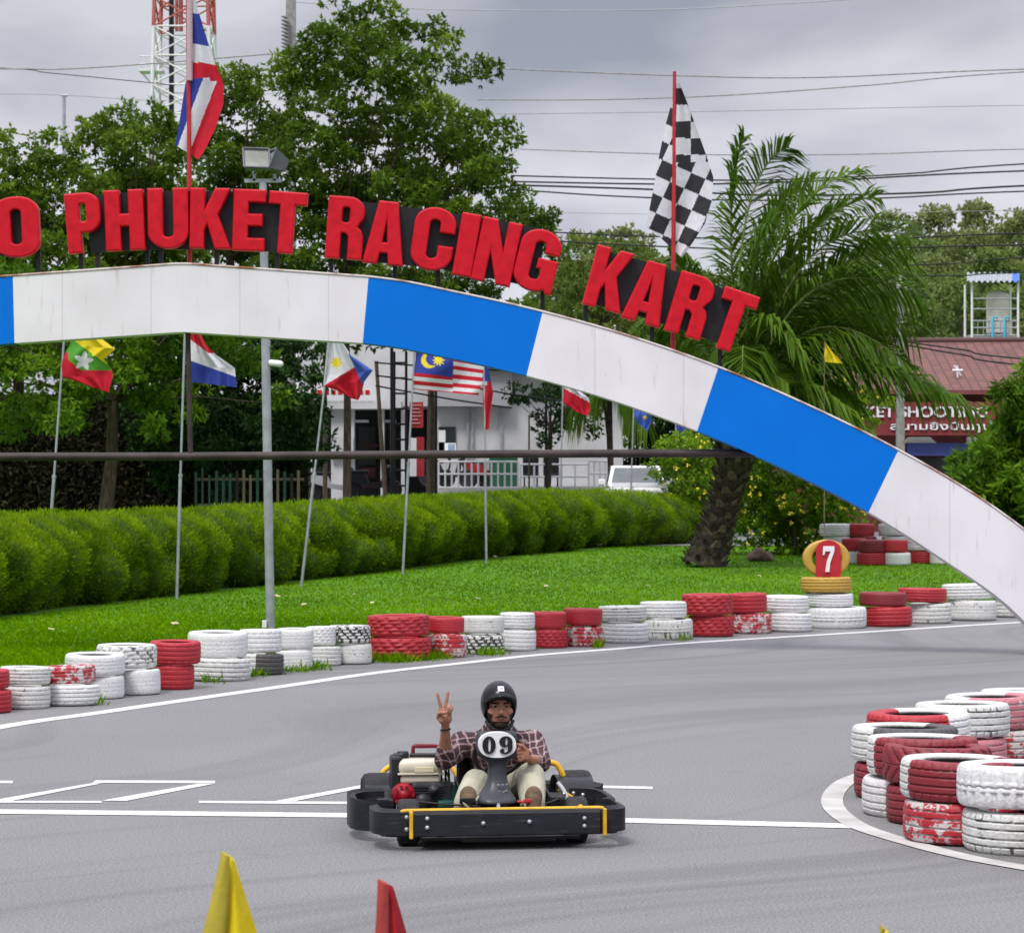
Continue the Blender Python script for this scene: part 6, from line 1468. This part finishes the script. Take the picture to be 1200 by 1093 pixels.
mb = MB(); mb.lathe([(0, .02), (.032, .02), (.036, .0), (.036, -.02)], 16, Matrix.Translation(tb + Vector((-.09, .03, .085)))); kobj('filler_cap', mb, M['black'], tk)
mb = MB(); RC = Matrix.Translation(KL(473, 931, .86)) @ Matrix.Rotation(RAD(90), 4, 'X')
mb.lathe([(0, .03), (.025, .03), (.026, .022), (.045, .022), (.047, .012), (.064, .008), (.066, -.01), (.066, -.06)], 26, RC)
for k in range(10):
    a = 2 * PI * k / 10; mb.bbox(RC @ Vector((.052 * math.cos(a), .052 * math.sin(a), .03)), (.012, .008, .022), .002, Euler((0, a, 0)).to_matrix())
kobj('recoil_starter', mb, mat('starter_red', (.30, .006, .018), .4, .3, 9), eng)
mb = MB(); mb.bbox(KL(463.5, 905, .98), (.06, .16, .20), .02); mb.bbox(KL(466, 886, .98), (.05, .1, .035), .012); kobj('air_filter', mb, M['black_plastic'], eng)
mb = MB(); mb.bbox(KL(525, 931, 1.0), (.11, .16, .13), .02); mb.bbox(KL(522, 941, .9), (.09, .1, .04), .01); kobj('chain_guard', mb, mat('green_metal', (.012, .085, .06), .45, .3, 6), eng)
mb = MB(); mb.tube(rpath([KL(484, 884, 1.1), KL(484, 874, 1.1), KL(489, 873, 1.1), KL(513, 873.5, 1.1), KL(516, 880, 1.1)], .02), .011, 8); mb.bbox(KL(499, 874, 1.09), (.12, .02, .022), .006); kobj('carry_handle', mb, mat('handle_red', (.18, .015, .03), .4, .2, 5), eng)
mb = MB(); mb.tube([KL(480, 884.5, 1.05), KL(526, 884.5, 1.05)], .012, 8)
for x in (516, 521, 525): mb.tube([KL(x, 885, .98), KL(x + 1.5, 915, .98)], .006, 6)
mb.tube([KL(517, 886, .97), KL(526, 912, .97)], .005, 6); kobj('linkage', mb, M['black'], eng)
mb = MB(); mb.lathe([(0, -.02), (.05, -.02), (.05, .02), (0, .02)], 20, Matrix.Translation(KL(496, 940, .84)) @ Matrix.Rotation(PI / 2, 4, 'X')); mb.bbox(KL(449, 938, .95), (.10, .3, .05), .012); kobj('exhaust', mb, M['black_plastic'], eng)

# ---------------------------------------------------------------- driver
def W(px, py, y): return P(px, py, y)
def shell(name, mb, voxel, smooth_it, mats, parent, colorfn=None, fac=.5):
    me = bpy.data.meshes.new(name); me.from_pydata(mb.v, [], mb.f); o = bpy.data.objects.new(name, me); sc.collection.objects.link(o)
    md = o.modifiers.new('r', 'REMESH'); md.mode = 'VOXEL'; md.voxel_size = voxel
    s_ = o.modifiers.new('s', 'SMOOTH'); s_.factor = fac; s_.iterations = smooth_it
    bpy.context.view_layer.update(); dg = bpy.context.evaluated_depsgraph_get(); m2 = bpy.data.meshes.new_from_object(o.evaluated_get(dg))
    bpy.data.objects.remove(o); bpy.data.meshes.remove(me)
    m2.name = name; off = base_of(parent) if parent is not None else Vector((0, 0, 0))
    m2.materials.clear()
    for m in mats: m2.materials.append(m)
    idx = []
    for p_ in m2.polygons: idx.append(colorfn(p_.center, p_.normal) if colorfn else 0)
    m2.polygons.foreach_set('material_index', idx); m2.polygons.foreach_set('use_smooth', [True] * len(idx))
    for v in m2.vertices: v.co -= off
    m2.update(); o = bpy.data.objects.new(name, m2); sc.collection.objects.link(o)
    if parent is not None: o.parent = parent
    return o
def chain(mb, pts, rs, n=14):
    for i in range(len(pts) - 1): mb.cone(pts[i], pts[i + 1], rs[i], rs[i + 1], n)
pelvis, belly, chest, neck = W(584, 925, 15.78), W(584, 905, 15.72), W(584, 884, 15.66), W(584.5, 858, 15.58)
HEAD = W(585, 829, 15.50)
shR, shL = W(541, 872, 15.62), W(623, 870, 15.60)
elR, elL = W(521, 890, 15.42), W(634, 893, 15.42)
wrR, wrL = W(522, 853, 15.30), W(621, 889.5, 15.20)
hipR, hipL = W(570, 927, 15.75), W(600, 927, 15.75); knR, knL = W(558, 916.5, 15.28), W(622, 909, 15.26)
anR, anL = W(549, 940, 15.02), W(624, 940, 15.02)
SKIN = mat('skin', (.33, .15, .095), .55, .22, 34, .12); LIP = mat('lip', (.22, .07, .06), .45, .1, 20); HAIR = mat('facial_hair', (.03, .018, .014), .8, .3, 90, .2)
EYEW = mat('eye_white', (.35, .3, .28), .3, .05, 5); EYED = mat('eye_dark', (.012, .008, .007), .2, .1, 5)
mb = MB()
chain(mb, [pelvis, belly, chest], [.10, .11, .12]); chain(mb, [chest + Vector((0, 0, .04)), neck, HEAD - Vector((0, -.02, .07))], [.09, .055, .052])
for s_, e_, w_ in ((shR, elR, wrR), (shL, elL, wrL)): chain(mb, [chest + Vector((0, 0, .05)), s_], [.07, .052]); chain(mb, [s_, e_], [.050, .040]); chain(mb, [e_, e_.lerp(w_, .35), w_], [.038, .038, .024])
for h_, k_, a_ in ((hipR, knR, anR), (hipL, knL, anL)): chain(mb, [pelvis, h_, k_, a_], [.1, .08, .055, .04])
# head: skull, jaw, cheeks, brow, nose, lips, ears
Hm = Euler((RAD(2), RAD(0), RAD(8))).to_matrix(); hp = lambda x, y, z: HEAD + Hm @ Vector((x, y, z))
mb.ball(hp(0, .02, .03), (.078, .095, .10), M=Hm, nu=24, nv=16); mb.ball(hp(0, -.022, -.035), (.070, .064, .076), M=Hm, nu=20, nv=14); mb.ball(hp(0, -.048, -.088), (.034, .03, .025), M=Hm)
for s_ in (-1, 1): mb.ball(hp(s_ * .042, -.050, -.020), (.032, .028, .032), M=Hm); mb.ball(hp(s_ * .03, -.068, .022), (.026, .014, .010), M=Hm); mb.ball(hp(s_ * .077, .01, -.0), (.012, .02, .03), M=Hm); mb.ball(hp(s_ * .011, -.083, -.022), (.009, .009, .008), M=Hm)
mb.cone(hp(0, -.072, .02), hp(0, -.094, -.018), .009, .0125); mb.ball(hp(0, -.078, -.047), (.021, .012, .006), M=Hm); mb.ball(hp(0, -.076, -.058), (.018, .012, .0065), M=Hm)
# hands
def finger(mb, pts, r0, r1): r0 *= 1.12; r1 *= 1.12; rs = [r0 + (r1 - r0) * i / (len(pts) - 1) for i in range(len(pts))]; chain(mb, pts, rs, 10)
pR = W(521.5, 838, 15.27)             # raised hand, palm to the camera, two fingers spread in a V
up = (pR - wrR).normalized(); u_ = Vector((1, 0, 0)); f_ = Vector((0, -1, 0))
hpR = lambda x, z, y=0: pR + u_ * x + Vector((0, 0, 1)) * z + f_ * y
mb.cone(wrR, hpR(0, -.02), .023, .026); mb.bbox(hpR(.0, .002), (.076, .030, .078), .013)
mb.ball(hpR(-.018, -.022, .012), (.02, .016, .026)); mb.ball(hpR(.024, -.015, .012), (.016, .014, .03))
finger(mb, [hpR(-.022, .036), hpR(-.031, .075), hpR(-.038, .102), hpR(-.042, .122)], .0095, .0072)      # index
finger(mb, [hpR(.000, .040), hpR(.009, .082), hpR(.014, .110), hpR(.018, .130)], .0098, .0075)         # middle
finger(mb, [hpR(.018, .036), hpR(.024, .058, .018), hpR(.020, .045, .040), hpR(.014, .022, .036)], .0092, .0078)  # ring folded
finger(mb, [hpR(.034, .028), hpR(.038, .046, .016), hpR(.033, .034, .034), hpR(.026, .014, .032)], .0085, .007)   # little folded
finger(mb, [hpR(-.036, -.014, .006), hpR(-.034, .012, .026), hpR(-.016, .020, .042), hpR(.004, .018, .048)], .0115, .0085)  # thumb across
pL = W(612, 884, 15.12)               # hand closed on the steering wheel rim
hl_ = lambda x, y, z: pL + Vector((x, y, z))
mb.cone(wrL, hl_(.02, .02, -.01), .023, .025); mb.bbox(hl_(.005, .0, .0), (.075, .04, .07), .015)
for i, zz in enumerate((.030, .010, -.010, -.028)):
    finger(mb, [hl_(-.01, -.012, zz), hl_(-.030 + .003 * i, -.038, zz), hl_(-.048 + .004 * i, -.022, zz), hl_(-.045 + .004 * i, .004, zz)], .0098, .0078 - .0005 * i)
finger(mb, [hl_(.018, -.01, .03), hl_(-.004, -.022, .052), hl_(-.028, -.018, .058)], .0115, .009)
HmT = Hm.transposed()
def facecol(c, n):
    l_ = HmT @ (Vector(c) - HEAD)
    if abs(l_.x) > .10 or l_.z < -.12 or l_.z > .12 or l_.y > .12: return 0
    if l_.y < -.03:
        ax = abs(l_.x)
        if .009 < l_.z < .0175 and .016 < ax < .045: return 4 if abs(ax - .031) < .006 else 3
        if .017 < l_.z < .021 and .015 < ax < .046: return 4
        if .030 < l_.z - .12 * min(ax - .03, 0) < .039 and .013 < ax < .052: return 2
        if -.0445 < l_.z + .25 * ax < -.034 and ax < .034 and l_.z < -.033: return 2
        if -.063 < l_.z < -.044 and ax < .023: return 1
        if l_.z < -.070 and ax < .05: return 2
        if l_.z < -.020 - .9 * max(0, .066 - ax) and ax > .050: return 2
    if l_.z < -.086 + 1.2 * max(0, abs(l_.x) - .035) and l_.y < .02 and l_.z > -.118: return 2
    return 0
person = shell('person', mb, .0042, 3, [SKIN, LIP, HAIR, EYEW, EYED], None, facecol, .4)
person.location = (0, 0, 0)
tag(person, 'man in black helmet, maroon plaid shirt and pale trousers driving the kart, two fingers raised', 'person')
pb = Vector((pelvis.x, pelvis.y, 0))
for v in person.data.vertices: v.co -= pb
person.location = pb
# shirt
def plaid():
    m, n, l, b = newmat('plaid_shirt')
    t = n.new('ShaderNodeTexCoord'); sp = n.new('ShaderNodeSeparateXYZ'); 
    ds = n.new('ShaderNodeTexNoise'); ds.inputs['Scale'].default_value = 7; l.new(t.outputs['Object'], ds.inputs['Vector'])
    mxv = n.new('ShaderNodeVectorMath'); mxv.operation = 'MULTIPLY_ADD'; mxv.inputs[1].default_value = (.10, .10, .10); l.new(ds.outputs['Color'], mxv.inputs[0]); l.new(t.outputs['Object'], mxv.inputs[2])
    rt = n.new('ShaderNodeVectorRotate'); rt.inputs['Angle'].default_value = RAD(12); rt.inputs['Axis'].default_value = (0, 1, 0); l.new(mxv.outputs[0], rt.inputs[0]); l.new(rt.outputs[0], sp.inputs[0])
    def band(sock, per, w, ph=0):
        a = n.new('ShaderNodeMath'); a.operation = 'MULTIPLY_ADD'; a.inputs[1].default_value = 1 / per; a.inputs[2].default_value = ph; l.new(sock, a.inputs[0])
        f = n.new('ShaderNodeMath'); f.operation = 'FRACT'; l.new(a.outputs[0], f.inputs[0])
        g_ = n.new('ShaderNodeMath'); g_.operation = 'LESS_THAN'; g_.inputs[1].default_value = w; l.new(f.outputs[0], g_.inputs[0]); return g_.outputs[0]
    col = None; base = (.060, .014, .018)
    def mixc(cur, fac, c, amt):
        k_ = n.new('ShaderNodeMath'); k_.operation = 'MULTIPLY'; k_.inputs[1].default_value = amt; l.new(fac, k_.inputs[0])
        x = n.new('ShaderNodeMixRGB'); l.new(k_.outputs[0], x.inputs[0])
        if cur is None: x.inputs[1].default_value = c4(base)
        else: l.new(cur, x.inputs[1])
        x.inputs[2].default_value = c4(c); return x.outputs[0]
    col = mixc(None, band(sp.outputs['X'], .05, .42), (.02, .012, .018), .75); col = mixc(col, band(sp.outputs['Z'], .05, .42), (.02, .012, .018), .75)
    col = mixc(col, band(sp.outputs['X'], .042, .22, .25), (.50, .36, .36), .42); col = mixc(col, band(sp.outputs['Z'], .042, .22, .25), (.50, .36, .36), .42)
    l.new(col, b.inputs['Base Color']); b.inputs['Roughness'].default_value = .85; return m
mb = MB()
mb.ball(W(584, 893, 15.66), (.165, .125, .19), nu=22, nv=14); mb.ball(W(584, 876, 15.62), (.20, .12, .125), nu=22, nv=14)
chain(mb, [shR + Vector((.03, 0, .0)), shL - Vector((.03, 0, .0))], [.072, .072]); mb.cone(chest + Vector((0, -.02, .09)), neck + Vector((0, 0, .0)), .12, .062)
chain(mb, [shR, shR.lerp(elR, .6), elR], [.078, .066, .060]); chain(mb, [elR, elR.lerp(wrR, .30)], [.060, .050])
chain(mb, [shL, shL.lerp(elL, .6), elL], [.078, .066, .058]); chain(mb, [elL, elL.lerp(wrL, .42)], [.058, .046])
mb.ball(W(584, 915, 15.70), (.17, .13, .09), nu=20)
r0 = random.Random(2)
for i in range(26):    # soft folds
    c_ = shR.lerp(elR, r0.random()) if i % 2 else shL.lerp(elL, r0.random()); mb.ball(c_ + Vector((r0.uniform(-.03, .03), -.045, r0.uniform(-.03, .03))), (.03, .03, .012), M=Euler((0, r0.uniform(-1, 1), 0)).to_matrix())
for i in range(14): mb.ball(W(584 + r0.uniform(-26, 26), 893 + r0.uniform(-18, 14), 15.56), (.05, .03, .010), M=Euler((0, r0.uniform(-.9, .9), 0)).to_matrix())
shell('shirt', mb, .006, 4, [plaid()], person)
mb = MB()
for s_ in (-1, 1):
    mb.prism([W(584 + s_ * 2, 868, 15.46), W(584 + s_ * 14, 853, 15.5), W(584 + s_ * 18, 858, 15.5), W(584 + s_ * 14, 868, 15.44)][::s_], (0, .012, 0))
collar = obj('collar', mb, bpy.data.materials['plaid_shirt'], person)
# trousers
TR = mat('trousers', (.40, .385, .295), .88, .22, 7, .25, bscale=18)
mb = MB(); mb.ball(pelvis + Vector((0, -.02, -.01)), (.18, .15, .09), nu=20)
chain(mb, [hipR, hipR.lerp(knR, .6), knR + Vector((-.0, 0, .0))], [.095, .085, .078]); chain(mb, [knR, knR.lerp(anR, .5) + Vector((.0, 0, 0)), anR + Vector((-.01, .03, -.01))], [.078, .082, .074])
chain(mb, [hipL, hipL.lerp(knL, .6), knL], [.095, .088, .080]); chain(mb, [knL, knL.lerp(anL, .5), anL + Vector((.0, .03, -.01))], [.080, .080, .070])
for i in range(16):
    a_, b_ = ((knR, anR) if i % 2 else (knL, anL)); c_ = a_.lerp(b_, r0.random()); mb.ball(c_ + Vector((r0.uniform(-.04, .04), -.06, 0)), (.045, .025, .010), M=Euler((0, r0.uniform(.5, 1.3) * r0.choice((-1, 1)), 0)).to_matrix())
shell('trousers', mb, .006, 4, [TR], person)
# shoes, soles towards the camera
SH = mat('shoe_tan', (.15, .10, .06), .8, .3, 14, .2)
for (cx, cy, yaw) in ((549, 942, 5), (625, 942, -5)):
    c_ = W(cx, cy, 14.98); Ms = Euler((RAD(-14), 0, RAD(yaw))).to_matrix(); mb = MB()
    q_ = lambda x, y, z: c_ + Ms @ Vector((x, y, z))
    mb.ball(q_(0, .01, .045), (.050, .032, .058)); mb.ball(q_(0, .02, -.05), (.042, .045, .055)); mb.cone(q_(0, .012, .03), q_(0, .03, -.05), .045, .04); mb.cone(q_(0, .04, -.05), q_(0, .09, -.0), .045, .048)
    so = shell('shoe', mb, .005, 3, [SH], person)
# bracelet
mb = MB(); cb = wrR.lerp(elR, .04); mb.lathe([(.026 + .006 * math.cos(a), .006 * math.sin(a)) for a in np.linspace(0, 2 * PI, 7)[:-1]], 24, Matrix.Translation(cb) @ Matrix.Rotation(RAD(-8), 4, 'Y'), closed=True); obj('bracelet', mb, M['black_plastic'], person)
# helmet: open-face shell
HEL = mat('helmet_gloss', (.008, .008, .010), .22, .3, 6, spec=.22)
mb = MB(); nu, nv = 64, 44; vs = []; cc = HEAD + Hm @ Vector((0, .018, .022)); rx, ry, rz = .104, .128, .130
for j in range(nv + 1):
    th = PI * (j / nv) * .82                      # from the crown downwards
    for i in range(nu):
        ph = 2 * PI * i / nu; x, y, z = math.sin(th) * math.sin(ph), -math.sin(th) * math.cos(ph), math.cos(th)
        vs.append(cc + Hm @ Vector((x * rx * (1 if z > -.2 else 1 + .0 * z), y * ry, z * rz)))
fs = []
for j in range(nv):
    for i in range(nu):
        a = j * nu + i; b_ = j * nu + (i + 1) % nu; q4 = (a, b_, b_ + nu, a + nu)
        c_ = sum((HmT @ (vs[t_] - HEAD) for t_ in q4), Vector()) / 4
        if c_.y < -.005 and c_.z < .060 - 4.0 * c_.x ** 2 and abs(c_.x) < .085 + .1 * max(0, -.02 - c_.z): continue
        fs.append(q4)
mb.add(vs, fs, 0, True); he = obj('helmet', mb, HEL, person)
sd_ = he.modifiers.new('t', 'SOLIDIFY'); sd_.thickness = .022; sd_.offset = 1; 
mb = MB(); mb.tube(rpath([hp(-.078, -.02, -.07), hp(-.055, -.045, -.11), hp(0, -.05, -.126), hp(.055, -.045, -.11), hp(.078, -.02, -.07)], .05, 6), .010, 8); obj('chin_strap', mb, M['black_plastic'], he)
mb = MB()
pk_ = []
def peak(u, v):
    x = -.082 + .164 * u; z = .068 - 5.2 * x * x; y0 = -math.sqrt(max(1 - (x / .108) ** 2 - ((z - .022) / .13) ** 2, .02)) * .132 + .018
    return hp(x, y0 - .012 - .028 * v * (1 - (2 * u - 1) ** 2), z + .012 - .006 * v + .014 * (1 - v))
mb.grid(peak, 20, 4); pv = obj('peak', mb, HEL, he); pv.modifiers.new('t', 'SOLIDIFY').thickness = .008
mb = MB()
def stk(u, v):
    a = RAD(35 + 17 * v); x = (-.018 + .036 * u); y = -math.sin(a) * 1.0; z = math.cos(a)
    kx = math.sqrt(1 - (x / rx) ** 2); return cc + Hm @ Vector((x, y * ry * kx * 1.012, z * rz * kx * 1.012))
mb.grid(stk, 6, 6, lambda u, v: 1 if .3 < v < .7 and .2 < u < .8 and int(u * 10) % 2 else 0); obj('sticker', mb, [mat('sticker', (.62, .55, .62), .4, .1, 5), mat('sticker_ink', (.4, .2, .35), .4, .1, 5)], he)
